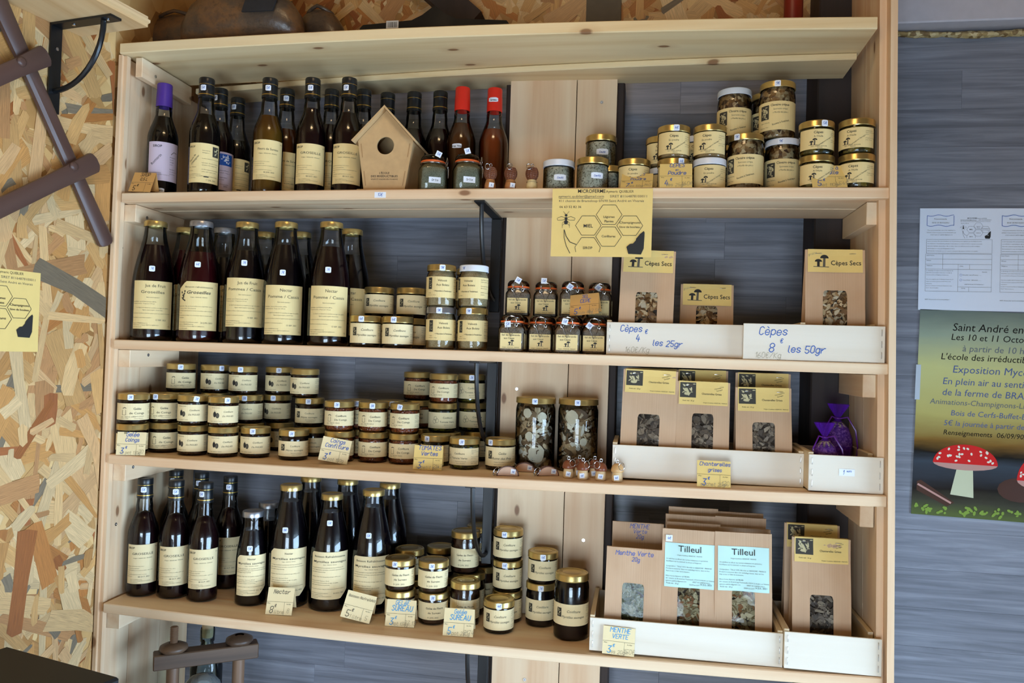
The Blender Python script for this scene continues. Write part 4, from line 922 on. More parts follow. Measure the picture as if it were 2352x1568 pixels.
# ------------------------------------------------------------------ jars: fourth shelf
G = 'elderflower jelly jars on the fourth shelf'
stack('s4', 0, [('sureau', 920, 'elderflower jelly jar hidden behind the blue-lettered card', {}), ('sureau', 920, 'elderflower jelly jar stacked above the blue-lettered card', dict(price='3€', pang=-.3, rot=-.05))], G, bot=1432)
stack('s4', 0, [('sureau', 993, 'elderflower jelly jar in front, right of the blue-lettered card', dict(price='3€', pang=-.05)), ('sureau', 993, 'elderflower jelly jar stacked on the one right of the card', dict(price='3€', pang=-.05, rot=-.05))], G, bot=1437)
stack('s4', .185, [('sureau', 948, 'elderflower jelly jar at the bottom of the back row, left', {}), ('sureau', 941.5, 'elderflower jelly jar on top of the back row, left lid', {})], G)
stack('s4', .18, [('sureau', 1016, 'elderflower jelly jar at the bottom of the back row, right', {}), ('sureau', 1007, 'elderflower jelly jar on top of the back row, right lid', dict(rot=-.2))], G)
G = 'tall elderflower jelly jars on the fourth shelf'
stack('s4', 0, [('sureau_t', 1063, 'tall elderflower jelly jar behind the second blue-lettered card', dict(rot=-.05))], G, bot=1440)
stack('s4', .155, [('sureau_t', 1082, 'tall elderflower jelly jar underneath, behind the front one', {}), ('sureau_t', 1070, 'tall elderflower jelly jar on top, left of the bilberry stack', dict(rot=-.1))], G)
stack('s4', .176, [('sureau_t', 1106, 'tall elderflower jelly jar at the bottom, deepest in the corner', dict(rot=-.2)), ('sureau_t', 1099, 'tall elderflower jelly jar on top, deepest in the corner by the rod', dict(rot=-.2))], G)
G = 'bilberry jam jars on the fourth shelf'
stack('s4', 0, [('myrt', 1147, 'bilberry jam jar alone in front of the stack of three', dict(price='4€', pang=.0))], G, bot=1457)
stack('s4', .158, [('myrt', 1166, 'bilberry jam jar at the bottom of the stack of three', {}), ('myrt', 1167, 'bilberry jam jar in the middle of the stack of three', dict(price='4€', pang=-.25, rot=.05)), ('myrt', 1168, 'bilberry jam jar on top of the stack of three', dict(price='4€', pang=-.25, rot=.0))], G)
stack('s4', 0, [('myrt_t', 1243, 'taller bilberry jam jar carrying a small one', dict(price='7€', pang=-.05, rot=.05)), ('myrt', 1248, 'small bilberry jam jar standing on the taller one', dict(price='4€', pang=-.05, rot=.05))], G, bot=1441)
stack('s4', 0, [('myrt_b', 1314.5, 'largest bilberry jam jar, next to the crate of mint bags', dict(rot=.05))], G, bot=1473)

# ================================================================== CLIP-TOP JARS
def sqring(r, z, n, seg=32):
    out = []
    for i in range(seg):
        a = 2*PI*i/seg; c, s = abs(math.cos(a)), abs(math.sin(a)); k = 1 if n <= 2 else 1/((c**n+s**n)**(1/n)); out.append(Vector((r*k*math.sin(a), -r*k*math.cos(a), z)))
    return out
def clip_parts(a, h):
    """square-shouldered glass with a glass lid, rubber ring and wire bail"""
    rn = a*.80; zb = h*.60
    g = MB().loft([sqring(a*.9, 0, 5), sqring(a, .004, 5), sqring(a, zb, 5), sqring(a*.97, zb+.004, 4), sqring(rn*1.02, zb+.011, 2), sqring(rn, zb+.014, 2), sqring(rn*1.02, h-.0165, 2)])
    c = MB().loft([sqring(a*.87, .002, 5), sqring(a-.0012, .005, 5), sqring(a-.0012, zb, 5), sqring(rn*.98-.001, zb+.010, 2), sqring(rn-.0016, zb+.011, 2)])
    l = MB().lathe([(rn+.0012, h-.0125), (rn+.0022, h-.0115), (rn+.0022, h-.007), (rn+.0005, h-.004), (rn-.002, h-.001), (rn-.006, h), (0, h)], 32)
    s = MB().lathe([(rn-.001, h-.0162), (rn+.0020, h-.0160), (rn+.0024, h-.0143), (rn+.0020, h-.0127), (rn-.001, h-.0127)], 32)
    R = rn+.0032; w = MB(); zc = h-.018
    w.tube([(R*math.sin(t), -R*math.cos(t), zc) for t in [2*PI*i/28 for i in range(28)]], .0007, 6, closed=True)
    y = -R-.0006; q = .009
    w.tube([(-q, y, zc), (-q*1.1, y-.002, zc+.006), (-q*.75, y-.0025, zc+.013), (0, y-.002, zc+.0145), (q*.75, y-.0025, zc+.013), (q*1.1, y-.002, zc+.006), (q, y, zc)], .0010, 6)
    yb = -a-.0016
    w.tube([(-q*.8, y-.001, zc+.001), (-q*1.0, min(y, yb)-.001, zc-.006), (0, yb-.001, zc-.026), (q*1.0, min(y, yb)-.001, zc-.006), (q*.8, y-.001, zc+.001)], .0009, 6)
    for sg in (-1, 1): w.tube([(sg*(q+.001)+.0025*math.cos(t), y-.001, zc-.003+.0025*math.sin(t)) for t in [2*PI*i/10 for i in range(10)]], .0008, 5, closed=True)
    return g.mesh('jar_glass', GLASS, 40), c, l.mesh('glass_lid', GLASS, 40), s.mesh('rubber_seal', ORANGE, 40), w.mesh('wire_bail', STEEL, 60)
def clip_jar(x, y, z, label, group, cont, rot=0, des=None, price=None, prot=.3, poff=(0, 0), a=.0255, h=.0735, note=None):
    o = thing('clip_top_jar', label, 'jar', (x, y, z), face_cam(x, y)*.6+rot, group)
    g, c, l, s, w = cached(('clip', a, h), lambda: clip_parts(a, h))
    put('jar_glass', g, o); put('contents', cached(('clipc', a, h, cont.name), lambda: c.mesh('contents', cont, 40)), o); put('glass_lid', l, o); put('rubber_seal', s, o)
    wb_ = put('wire_bail', w, o)
    if note: wb_.rotation_euler[2] = 1.3
    if des:
        wd, lh = a*1.62, .030; put('label', cached(('clipl', a), lambda: flat_sheet('label', PAPER, wd, lh, des(wd, lh))), o, (0.0, -a-.0008, .006))
        put('ingredients_label', cached(('clipl2', a), lambda: flat_sheet('label', PAPER, a*1.3, lh, (lambda P: (FP(P, ING, -a*.6, lh*.36, .0026, lh*.1), P)[1])([]))), o, (a+.0008, 0, .006), PI/2)
    if note: put('note_sticker', cached(('clipn', note), lambda: flat_sheet('note', STICK, .024, .012, (lambda P: (hand(P, note, 0, -.002, .0042, 1, .0005), P)[1])([]))), o, (0, -a-.0008, h*.20))
    if price:
        st = put('price_sticker', cached(('clips', price), lambda: flat_sheet('sticker', STICK, .0115, .0118, (lambda P: (hand(P, price, 0, -.0022, .005, 3, .0006), P)[1])([]))), o, (poff[0], -a*.80-.0078, h-.020+poff[1])); st.rotation_euler = (-.1, prot, 0)
    return o
def at_px(px, y, sh, ref): y, X = free_spot(sh, px, [(px, zs(sh, .5)+ref)], .028, y, .17); x = X[0]; return x, y, zmax(sh, x, .026)
G = 'clip-top jars of grey-green salt on the first shelf'
x, y, z = at_px(994.6, .045, 's1', .05); clip_jar(x, y, z, 'clip-top jar of grey-green salt just right of the birdhouse', G, ORTI, .25, price='5€', prot=.4, poff=(.004, .012), a=.0285, h=.0760, note='Ortie')
x, y, z = at_px(1073.5, .045, 's1', .05); clip_jar(x, y, z, 'clip-top jar of grey-green salt in front of the red-capped bottles', G, ORTI, .25, price='5€', prot=-.3, poff=(-.004, .016), a=.0285, h=.0760, note='Ortie')
G = 'clip-top jars of mushroom salt on the second shelf'
low = []
for px, y, lab, kw in ((1176, .035, 'mushroom salt jar in the lower row, nearest the bracket, with a low price tag', dict(price='5€', prot=-.1, poff=(-.006, -.006))),
                       (1242.6, .055, 'mushroom salt jar in the lower row, second, set back and without a price tag', {}),
                       (1297, .035, 'mushroom salt jar in the lower row, third from the left', dict(price='5€', prot=.25, poff=(-.006, .002))),
                       (1358, .035, 'mushroom salt jar in the lower row, rightmost, next to the crate', dict(price='5€', prot=.6, poff=(-.012, -.003)))):
    x, y, z = at_px(px, y, 's2', .05); clip_jar(x, y, z, lab, G, SALT, 0, d_sel, **kw); low.append((x, y, z))
for px, y, lab, kw in ((1191, .098, 'mushroom salt jar in the upper row, leftmost', dict(price='5€', prot=.5, poff=(-.002, .013))),
                       (1248, .112, 'mushroom salt jar in the upper row, second from the left', dict(price='5€', prot=.05, poff=(-.004, .014))),
                       (1309, .098, 'mushroom salt jar in the upper row, third, partly behind the tilted card', dict(price='5€', prot=.6, poff=(-.008, .002))),
                       (1370.5, .098, 'mushroom salt jar in the upper row, rightmost, behind the tilted card', dict(price='5€', prot=.7, poff=(-.006, .004)))):
    y, X = free_spot('s2', px, [(px, ZC+.07), (px, ZC+.14)], .028, y, .18); x = X[1]; z = zmax('s2', x, .026)
    clip_jar(x, y, z, lab.replace('upper row', 'back row, underneath the upper one').replace(', partly behind the tilted card', '').replace(', behind the tilted card', ''), G, SALT, 0, d_sel)
    clip_jar(x, y, z+.0737, lab, G, SALT, 0, d_sel, **kw)

# ================================================================== DRIED PIECES (flakes of mushroom, leaf, flower)
MUSH = [(238, 222, 190), (222, 196, 156), (200, 168, 126), (160, 128, 90), (128, 98, 66), (246, 236, 214), (112, 84, 56)]
GREYM = [(120, 104, 88), (92, 80, 68), (150, 134, 114), (70, 58, 48), (168, 150, 126), (104, 88, 70)]
CEPE = [(216, 186, 140), (176, 136, 88), (140, 98, 56), (230, 210, 174), (112, 78, 42)]
LIME = [(172, 158, 116), (150, 134, 96), (190, 178, 138), (128, 108, 70), (140, 92, 48), (204, 190, 150)]
MINT = [(98, 108, 76), (120, 128, 96), (80, 88, 60), (138, 146, 116), (160, 160, 130)]
def flakes(name, N, spot, pal, size, seed, clampf):
    r = R_(seed); mb = MB(); cols = []
    for i in range(N):
        c, nrm = spot(r); L = size*r.uniform(.6, 1.6); W = L*r.uniform(.25, .8); t = Vector((r.uniform(-1, 1), r.uniform(-1, 1), r.uniform(-1, 1)))
        nn = (nrm+Vector((r.uniform(-.6, .6), r.uniform(-.6, .6), r.uniform(-.6, .6)))).normalized(); u = t.cross(nn).normalized(); v = nn.cross(u); b = r.uniform(-.5, .5)*L; col = lin(r.choice(pal))
        vs = []
        for j in range(4):
            s = j/3-.5; ww = W*(1-.55*abs(s*2)**1.5)*r.uniform(.75, 1.1)
            for k in (-.5, .5): vs.append(clampf(c+u*(s*L)+v*(k*ww)+nn*(b*(s*s-.12))))
        kk = r.uniform(.75, 1.1); mb.add(vs, [(0, 1, 3, 2), (2, 3, 5, 4), (4, 5, 7, 6)]); cols += [tuple(q*kk for q in col)]*3
    me = mb.mesh(name, FLAKE); tinted(me, cols); return me
def keep_jar(px, bot, label, seed):
    t = 'keep'; r, h, rn, lh, _ = JT[t]; y = y_bot(px, bot, 's3', r*.9); y, X = free_spot('s3', px, [(px, zs('s3', 1)+h*.6)], r+.0006, min(y, .164), .166); x = X[0]; z = zmax('s3', x, r)
    o = thing('storage_jar', label, 'jar', (x, y, z), face_cam(x, y), 'big jars of dried mushroom slices')
    put('jar_glass', cached(('jg', t), lambda: jar_glass(t)), o); put('lid', cached(('jl', t, 'GOLD'), lambda: jar_lid(t, GOLD)), o)
    def spot(q):
        a = q.uniform(0, 2*PI); rr = r*.93*math.sqrt(q.uniform(.45, 1)); return Vector((rr*math.sin(a), -rr*math.cos(a), q.uniform(.006, h-.024))), Vector((math.sin(a), -math.cos(a), q.uniform(-.6, .6)))
    def cl(p):
        m = math.hypot(p.x, p.y); k = min(1, (r-.0025)/max(m, 1e-6)); zz = min(max(p.z, .004), h-.02); return Vector((p.x*k, p.y*k, zz))
    for i, (a_, zz_, rs_) in enumerate(((.10, .034, .021), (-.45, .118, .011), (.35, .110, .012), (-.3, .070, .010)) if seed == 21 else ((-.35, .112, .016), (.3, .062, .009), (.15, .028, .011))):
        q_ = R_(seed+i); put('mushroom_slice', MB().add([Vector(((r-.0022)*math.sin(a_+u_/r), -(r-.0022)*math.cos(a_+u_/r), zz_+v_)) for u_, v_ in [(rs_*math.cos(t)*q_.uniform(.8, 1), rs_*math.sin(t)*q_.uniform(.85, 1)) for t in [2*PI*j/16 for j in range(16)]]], [tuple(range(16))]).mesh('mushroom_slice', plain('pale_slice', (240, 226, 196), .7, var=.05)), o)
    put('dried_mushrooms', flakes('dried_mushrooms', 420, spot, MUSH, .021, seed, cl), o)['kind'] = 'stuff'
    R = rn+.0026; put('price_sticker', cached(('st', R, '9€', 0), lambda: sticker_mesh(R, '9€')), o, (0, 0, h-lh*.5-.001), -.05)
keep_jar(1229.6, 1075, 'big jar of dried mushroom slices with one large pale round slice', 21)
keep_jar(1327.6, 1075, 'big jar of dried mushroom slices behind the mushroom key rings', 35)

# ================================================================== CRATES
stp = cached('staple', lambda: MB().tube([(0, 0, -.006), (0, -.0012, -.0055), (0, -.0014, 0), (0, -.0012, .0055), (0, 0, .006)], .0005, 5).mesh('staple', STEEL))
def crate(label, sh, pxl, pxr, y, h, dep, body_l=None, P=None):
    xl = x_at(pxl, y, zs(sh, 1.2)+h*.5); xr = x_at(pxr, y, zs(sh, 1.5)+h*.5); xr = min(xr, 1.5405); z = max(zs(sh, xl), zs(sh, xr))+.0005; t = .009; xb = body_l or xl
    o = thing('wooden_crate', label, 'crate', (xl, y, z), 0, 'thin poplar crates on the right')
    wd = xr-xl; b = xb-xl; we = min(wd, x_in_right(z+h)-.0015-xl)
    fr = MB().box(0, wd, 0, .004, .0, h, .0006)
    if P: print_onto(fr, P, lambda px_, py_, l: (px_, -l, py_))
    fr.build('front_panel', [CRATE]+INKS[1:], o)
    MB().box(b, b+t, .0045, dep, .001, h+.004, .0006).build('side_panel', CRATEY, o); MB().box(we-t, we, .0045 if we > wd-.001 else .0245, dep, .001, h+.004, .0006).build('side_panel', CRATEY, o)
    MB().box(b+t+.0002, we-t-.0002, .0045, dep, 0, .004).build('bottom_panel', CRATE, o); MB().box(b+t+.0002, we-t-.0002, dep-.004, dep, .0042, h, .0006).build('back_panel', CRATE, o)
    for sx in ([.006] if b == 0 else [])+[wd-.006]:
        for k in (.82, .5, .2): put('staple', stp, o, (sx, -.0002, h*k))
    return o, (xl, xl+we, z+.0044)
P = []; hand(P, 'Cèpes', .026, .0455, .012, 3, .0013, 'L'); hand(P, '4', .056, .027, .013, 3, .0013, 'L'); hand(P, '€', .073, .042, .008, 3, .001, 'L'); hand(P, 'les 25gr', .088, .020, .011, 3, .0013, 'L', rot=-.04); hand(P, '160€/Kg', .036, .006, .010, 7, .0006, 'L')
c1, C1 = crate('crate with blue handwriting holding two mushroom bags, second shelf, nearer the post', 's2', 1393, 1830, .022, .063, .185, P=P)
P = []; hand(P, 'Cèpes', .028, .0455, .0145, 3, .0014, 'L'); hand(P, '8', .046, .014, .016, 3, .0014, 'L'); hand(P, '€', .066, .031, .008, 3, .001, 'L'); hand(P, 'les 50gr', .080, .014, .013, 3, .0014, 'L'); hand(P, '160€/Kg', .022, .003, .010, 7, .0006, 'L')
c2, C2 = crate('crate with large blue handwriting holding one mushroom bag, by the right side board', 's2', 1707, 2033, .004, .066, .19, body_l=C1[1]+.003, P=P)
c3, C3 = crate('long plain crate of chanterelle bags on the third shelf', 's3', 1406, 1846, .055, .064, .15)
c4, C4 = crate('short crate with a one euro sticker holding two lavender sachets', 's3', 1857, 2029, .013, .066, .165)
c5, C5 = crate('long crate of mint and lime blossom bags on the fourth shelf', 's4', 1354, 1798, .014, .062, .185)
c6, C6 = crate('short plain crate with two chanterelle bags at the lower right', 's4', 1801, 2029, .004, .066, .19)
so = flat_sheet('price_sticker', STICK, .027, .0125, (lambda P: (hand(P, '1', -.006, -.004, .008, 3, .0006), hand(P, 'euro', .004, .001, .003, 3, .0005), P)[2])([]))
put('price_sticker', so, c4, (.066, -.0006, .030))

# ================================================================== KRAFT BAGS
def bag_front(w, h, d, ww, z0, z1, seed, rc=.006):
    q = R_(seed); ph1, ph2 = q.uniform(0, 6), q.uniform(0, 6)
    def Y(x, z):
        t = min(1, z/(h*.94)); base = -(d/2)*(1-t**1.4)-.0022
        return base-.0016*math.sin(x*70+ph1+z*22)*math.sin(z*38+ph2)*min(1, z/.02)
    return Y
def bag_mesh(w, h, d, ww, z0, z1, seed):
    Y = bag_front(w, h, d, ww, z0, z1, seed); mb = MB(); rc = .006; n = 10
    oc = [(-w/2, 0), (w/2, 0), (w/2, h), (-w/2, h)]; ic = [(-ww/2, z0), (ww/2, z0), (ww/2, z1), (-ww/2, z1)]
    out = []; inn = []
    for s in range(4):
        for k in range(n):
            t = k/n
            for cs, lst in ((oc, out), (ic, inn)):
                a, b = cs[s], cs[(s+1) % 4]; lst.append((a[0]+(b[0]-a[0])*t, a[1]+(b[1]-a[1])*t))
    def rnd(p):
        cx = max(-ww/2+rc, min(ww/2-rc, p[0])); cz = max(z0+rc, min(z1-rc, p[1])); dx, dz = p[0]-cx, p[1]-cz
        if abs(dx) > 1e-9 and abs(dz) > 1e-9: m = math.hypot(dx, dz); return (cx+dx/m*rc, cz+dz/m*rc)
        return p
    inn = [rnd(p) for p in inn]; N = len(out); rings = []
    for f in (0, .25, .5, .75, 1): rings.append([(a[0]+(b[0]-a[0])*f, a[1]+(b[1]-a[1])*f) for a, b in zip(out, inn)])
    vs = [(p[0], Y(p[0], p[1]), p[1]) for rg in rings for p in rg]; fs = []
    for r_ in range(4):
        for k in range(N): k2 = (k+1) % N; fs.append((r_*N+k, r_*N+k2, (r_+1)*N+k2, (r_+1)*N+k))
    mb.add(vs, fs)
    m = 12; rg = []; gz = w*.10
    for i in range(m+1):
        z = h*i/m; t = min(1, z/(h*.94)); yb = (d/2)*(1-t**1.4)+.0022; g = gz*min(1, t*1.6)*(1-t*.75)
        rg.append([(w/2, Y(w/2, z), z), (w/2-g, 0, z), (w/2, yb, z), (0, yb+.001*math.sin(z*60), z), (-w/2, yb, z), (-w/2+g, 0, z), (-w/2, Y(-w/2, z), z)])
    vs = [p for r_ in rg for p in r_]; fs = []
    for i in range(m):
        for k in range(6): fs.append((i*7+k, i*7+k+1, (i+1)*7+k+1, (i+1)*7+k))
    fs += [tuple(range(7))[::-1], tuple(range(m*7, m*7+7))]
    mb.add(vs, fs); return mb.mesh('bag_paper', KRAFT, 35), Y
def d_chant(w, h):
    P = []; pic(P, -w*.48, -h*.20, w*.33, h*.64, 12, n=18); T(P, 'Poids net : 25 gr', -w*.30, -h*.36, .0034, 1); T(P, 'Chanterelles Grises', w*.17, -h*.06, .0052, 1, b=.008, w=w*.40); T(P, 'Champignons', w*.32, h*.22, .0034, 1, rot=.3); T(P, 'Sauvages', w*.33, h*.13, .0034, 1, rot=.3); T(P, 'Origine Cueillette: ARDECHE - FRANCE', w*.24, -h*.42, .0028, 1, w=w*.48); return P
def d_secs(w, h):
    P = []; shroom(P, -w*.24, -h*.26, .026); T(P, 'Cèpes Secs', w*.20, -h*.18, .0125, 1, b=.01, w=w*.54); hand(P, 'grains', -w*.41, h*.26, .004, 7, .0004, rot=.3); return P
def d_till(w, h):
    P = []; T(P, 'Tilleul', 0, h*.31, .0165, 1, w=w*.46); T(P, 'Origine Cueillette: ARDECHE - FRANCE', 0, h*.215, .0030, 2, w=w*.5)
    FP(P, ['On attribue au tilleul, des vertus relaxantes et apaisantes,', 'bénéfiques sur le sommeil, le stress et l\'angoisse.', '', 'Composition : Tilleul 100%, Récolté en ARDECHE - FRANCE', 'Produit à conserver dans son emballage fermé, dans un lieu', 'frais et sec, à l\'abri de la lumière.', '', 'Micro ferme Aymeric QUIBLIER', '411 chemin de Brameloup Pestenaulle 07690 St André en Vivarais', 'aymeric.quiblier@gmail.com            SIRET 81164878100011'], -w*.47, h*.12, .0034, h*.055, mi=2)
    T(P, 'Poids net : 20 gr', -w*.33, -h*.43, .0036, 2); T(P, 'DDM et LOT :', w*.12, -h*.44, .0034, 2); T(P, '16 JUL. 2021', w*.34, -h*.42, .0044, 1); return P
def bag(label, C, px_l, px_r, top, y, pal, kind, group, lean=0.0, win=(.050, .125), seed=1, text=None, price=None, roll=0.0, wfac=.40, tw=0, dark=1):
    px = (px_l+px_r)/2; zb = C[2]; sc = (Vector((1.25, y, zb+.1))-CAM).dot(CF)/FPX; w = (px_r-px_l)*sc
    h = on_y(px, top, y+.0).z-zb; h = min(h, .2085) if 1.0 < zb < 1.2 else h; x = x_at(px, y, zb+h*.6); d = .040 if pal else .026; zb += abs(roll)*w/2+.0006
    o = thing('kraft_bag', label, 'bag', (x, y, zb), tw, group); o.rotation_euler[0] = lean; o.rotation_euler[1] = roll
    z0, z1 = win; me, Y = bag_mesh(w, h, d, w*wfac, z0, z1, seed); put('bag_paper', me, o)
    if pal:
        ww = w*wfac
        mb = MB().add([(sx*ww/2, Y(0, z)+.009, z) for z in (z0-.004, z1+.004) for sx in (-1.1, 1.1)], [(0, 1, 3, 2)])
        def spot(q): xx, zz = q.uniform(-ww/2, ww/2), q.uniform(z0, z1); return Vector((xx, Y(xx, zz)+q.uniform(.0035, .008), zz)), Vector((0, -1, 0))
        def cl(p): return Vector((p.x, max(p.y, Y(min(max(p.x, -ww/2), ww/2), p.z)+.0022), p.z))
        fl = put('contents', flakes('contents', 120, spot, pal, .014, seed+50, cl), o); fl['kind'] = 'stuff'
        put('contents_backing', mb.mesh('backing', plain('bag_inside', (62, 50, 38), .8)), o)
        n = 6; vs = []; fs = []
        for i in range(n+1):
            zz = z0-.002+(z1-z0+.004)*i/n
            for k in range(5): xx = -ww/2-.001+(ww+.002)*k/4; vs.append((xx, Y(xx, zz)+.0010+.0008*math.sin(i*2.1+k*1.7+seed), zz))
        for i in range(n):
            for k in range(4): fs.append((i*5+k, i*5+k+1, (i+1)*5+k+1, (i+1)*5+k))
        put('window_film', MB().add(vs, fs).mesh('window_film', FILM, 60), o)
    if kind in ('chant', 'secs'):
        lw, lh = w*.92, (.046 if kind == 'chant' else .044); P = d_chant(lw, lh) if kind == 'chant' else d_secs(lw, lh)
        mb = MB(); zt_ = h+.0008; f = lambda a, b, l: (a, Y(a, min(h, zt_-lh/2+b))-.0010-l-.002*max(0, .5-(b+lh/2)/lh)**2, zt_-lh/2+b)
        vs = []; fs = []; nn = 14; M_ = 24
        for i in range(nn+1):
            for k in range(M_+1): vs.append(f(-lw/2+lw*k/M_, -lh/2+lh*i/nn, 0))
        for i in range(nn):
            for k in range(M_): a_ = i*(M_+1)+k; fs.append((a_, a_+1, a_+M_+2, a_+M_+1))
        t0 = len(vs)
        for k in range(M_+1): vs.append((-lw/2+lw*k/M_, .0042, zt_))
        for k in range(M_+1): vs.append((-lw/2+lw*k/M_, .0046, zt_-lh*.7))
        for k in range(M_): q_ = nn*(M_+1)+k; fs += [(q_, q_+1, t0+k+1, t0+k), (t0+k, t0+k+1, t0+M_+2+k, t0+M_+1+k)]
        mb.add(vs, fs); print_onto(mb, P, f); put('header_label', mb.mesh('header_label', [PAPERY]+INKS[1:]), o)
        for sx in (-.3, .32): st = put('staple', stp, o, (lw*sx, Y(0, h-.008)-.0014, zt_-.008)); st.rotation_euler[1] = PI/2-.05
    elif kind == 'till':
        lw, lh = w*.90, .082; P = d_till(lw, lh); zc = h-.026-lh/2; f = lambda a, b, l: (a, Y(a, zc+b)-.0008-l, zc+b); mb = MB(); vs = []; fs = []
        for i in range(19):
            for k in range(25): vs.append(f(-lw/2+lw*k/24, -lh/2+lh*i/18, 0))
        for i in range(18):
            for k in range(24): fs.append((i*25+k, i*25+k+1, (i+1)*25+k+1, (i+1)*25+k))
        mb.add(vs, fs); print_onto(mb, P, lambda a, b, l: (f(a, b, l)[0], f(a, b, l)[1]-.0005, f(a, b, l)[2])); put('label', mb.mesh('label', [CYANP]+INKS[1:]), o)
    if text:
        P = []; zc = h
        for s_, dx, dz, sz, ink in text: hand(P, s_, dx, zc-dz, sz, ink, sz*.11)
        mb = MB(); print_onto(mb, P, lambda a, b, l: (a, Y(a, b)-.0005-l, b)); put('handwriting', mb.mesh('handwriting', INKS), o)
    if price: put('price_sticker', cached('bagst', lambda: flat_sheet('sticker', STICK, .0125, .0125, (lambda P: (hand(P, '4€', 0, -.0022, .005, 3, .0006), P)[1])([]))), o, (-w*.38, Y(0, h-.02)-.0014, h-.024))
    return o
G = 'dried mushroom bags on the second shelf'
bag('kraft bag of dried mushrooms nearest the post, partly behind the yellow notice', C1, 1421, 1545, 578, .062, CEPE, 'secs', G, win=(.038, .118), seed=3, roll=.02)
bag('shorter brown kraft bag of dried mushrooms, middle of the second shelf', C1, 1562, 1680, 655, .150, CEPE, 'secs', G, win=(.038, .100), seed=4, roll=.01)
bag('tall kraft bag of dried mushrooms near the right side board', C2, 1850, 1977, 575, .060, CEPE, 'secs', G, win=(.038, .128), seed=5, roll=.005)
G = 'grey chanterelle bags on the third shelf'
bag('chanterelle bag leftmost in front, label high up, third shelf', C3, 1425, 1550, 852, .095, GREYM, 'chant', G, win=(.045, .118), seed=6, roll=.02)
bag('chanterelle bag second in front, label lower than its left neighbour', C3, 1552, 1671, 878, .095, GREYM, 'chant', G, win=(.045, .124), seed=7, roll=.01)
bag('chanterelle bag in front at the right, lowest of the three', C3, 1692, 1814, 892, .092, GREYM, 'chant', G, win=(.048, .112), seed=8, roll=-.01)
bag('chanterelle bag behind the leftmost one, only its top edge showing', C3, 1432, 1556, 845, .150, None, 'chant', G, seed=9)
bag('chanterelle bag behind the second one, label tucked under the shelf', C3, 1553, 1668, 843, .150, None, 'chant', G, seed=10)
bag('chanterelle bag behind the right one, its label above the front label', C3, 1690, 1810, 858, .150, None, 'chant', G, seed=11)
G = 'mint bags on the fourth shelf'
bag('mint bag in front with blue handwriting, left in its crate', C5, 1389, 1517, 1259, .056, MINT, None, G, win=(.046, .118), seed=12, text=[('Menthe Verte', .0, .014, .0085, 3), ('20g', .003, .025, .0075, 3)], roll=.01, wfac=.39)
bag('mint bag behind with blue handwriting on its top', C5, 1404, 1522, 1200, .120, None, None, G, seed=13, text=[('MENTHE', .003, .011, .0085, 3), ('Verte', .004, .021, .0075, 3), ('20g', .004, .031, .0075, 3)])
G = 'lime blossom bags on the fourth shelf'
bag('lime blossom bag with a pale cyan label and a price sticker', C5, 1519, 1643, 1217, .062, LIME, 'till', G, win=(.040, .122), seed=14, price=1, roll=.005)
bag('lime blossom bag with a pale cyan label, the right one in front', C5, 1645, 1770, 1224, .062, LIME, 'till', G, win=(.040, .122), seed=15, roll=-.012)
for i, (l, r, t, y, lab) in enumerate(((1530, 1650, 1201, .104, 'lime blossom bag second in the left column'), (1527, 1640, 1183, .134, 'lime blossom bag third in the left column'), (1534, 1645, 1166, .166, 'lime blossom bag last in the left column'),
        (1648, 1764, 1213, .104, 'lime blossom bag second in the right column'), (1642, 1754, 1188, .134, 'lime blossom bag third in the right column'), (1640, 1748, 1177, .166, 'lime blossom bag last in the right column'))):
    bag(lab+(', a cyan label edge showing' if i == 3 else ''), C5, l, r, t, y, None, 'till' if i in (0, 3) else None, G, seed=20+i)
G = 'grey chanterelle bags on the fourth shelf'
bag('chanterelle bag in front at the lower right, window full of grey mushrooms', C6, 1822, 1947, 1236, .065, GREYM, 'chant', G, win=(.036, .118), seed=30, roll=-.005)
bag('chanterelle bag behind at the lower right, its label peeking out', C6, 1803, 1921, 1204, .13, None, 'chant', G, seed=31)

# ================================================================== PRICE CARDS
def card_print(w, h, title, price, euro, kilo='', pencil='', ink=3, lines=None):
    P = []; n = len(title); ys = [.30] if n == 1 else ([.33, .11] if n == 2 else [.38, .22, .06])
    for (t, s), yy in zip(title, ys): hand(P, t, w*.03, h*yy-.001, s, ink, s*.13)
    rect(P, -w/2, w/2, -h*.03, -h*.03+.0004, 2); rect(P, w*.18, w*.187, -h/2, -h*.03, 2, .01)
    T(P, 'Prix :', -w*.40, -h*.11, .0034, 1, sh=.2); T(P, 'Au Kilo', w*.34, -h*.12, .0030, 1, sh=.2)
    hand(P, price, -w*.30, -h*.44, h*.24, ink, .0012); hand(P, '€', -w*.15, -h*.22, h*.10, ink, .0009)
    if pencil: hand(P, pencil, w*.0, -h*.46, h*.13, 7, .0005)
    if kilo: hand(P, kilo, w*.34, -h*.42, h*.16, 7, .0005)
    return P
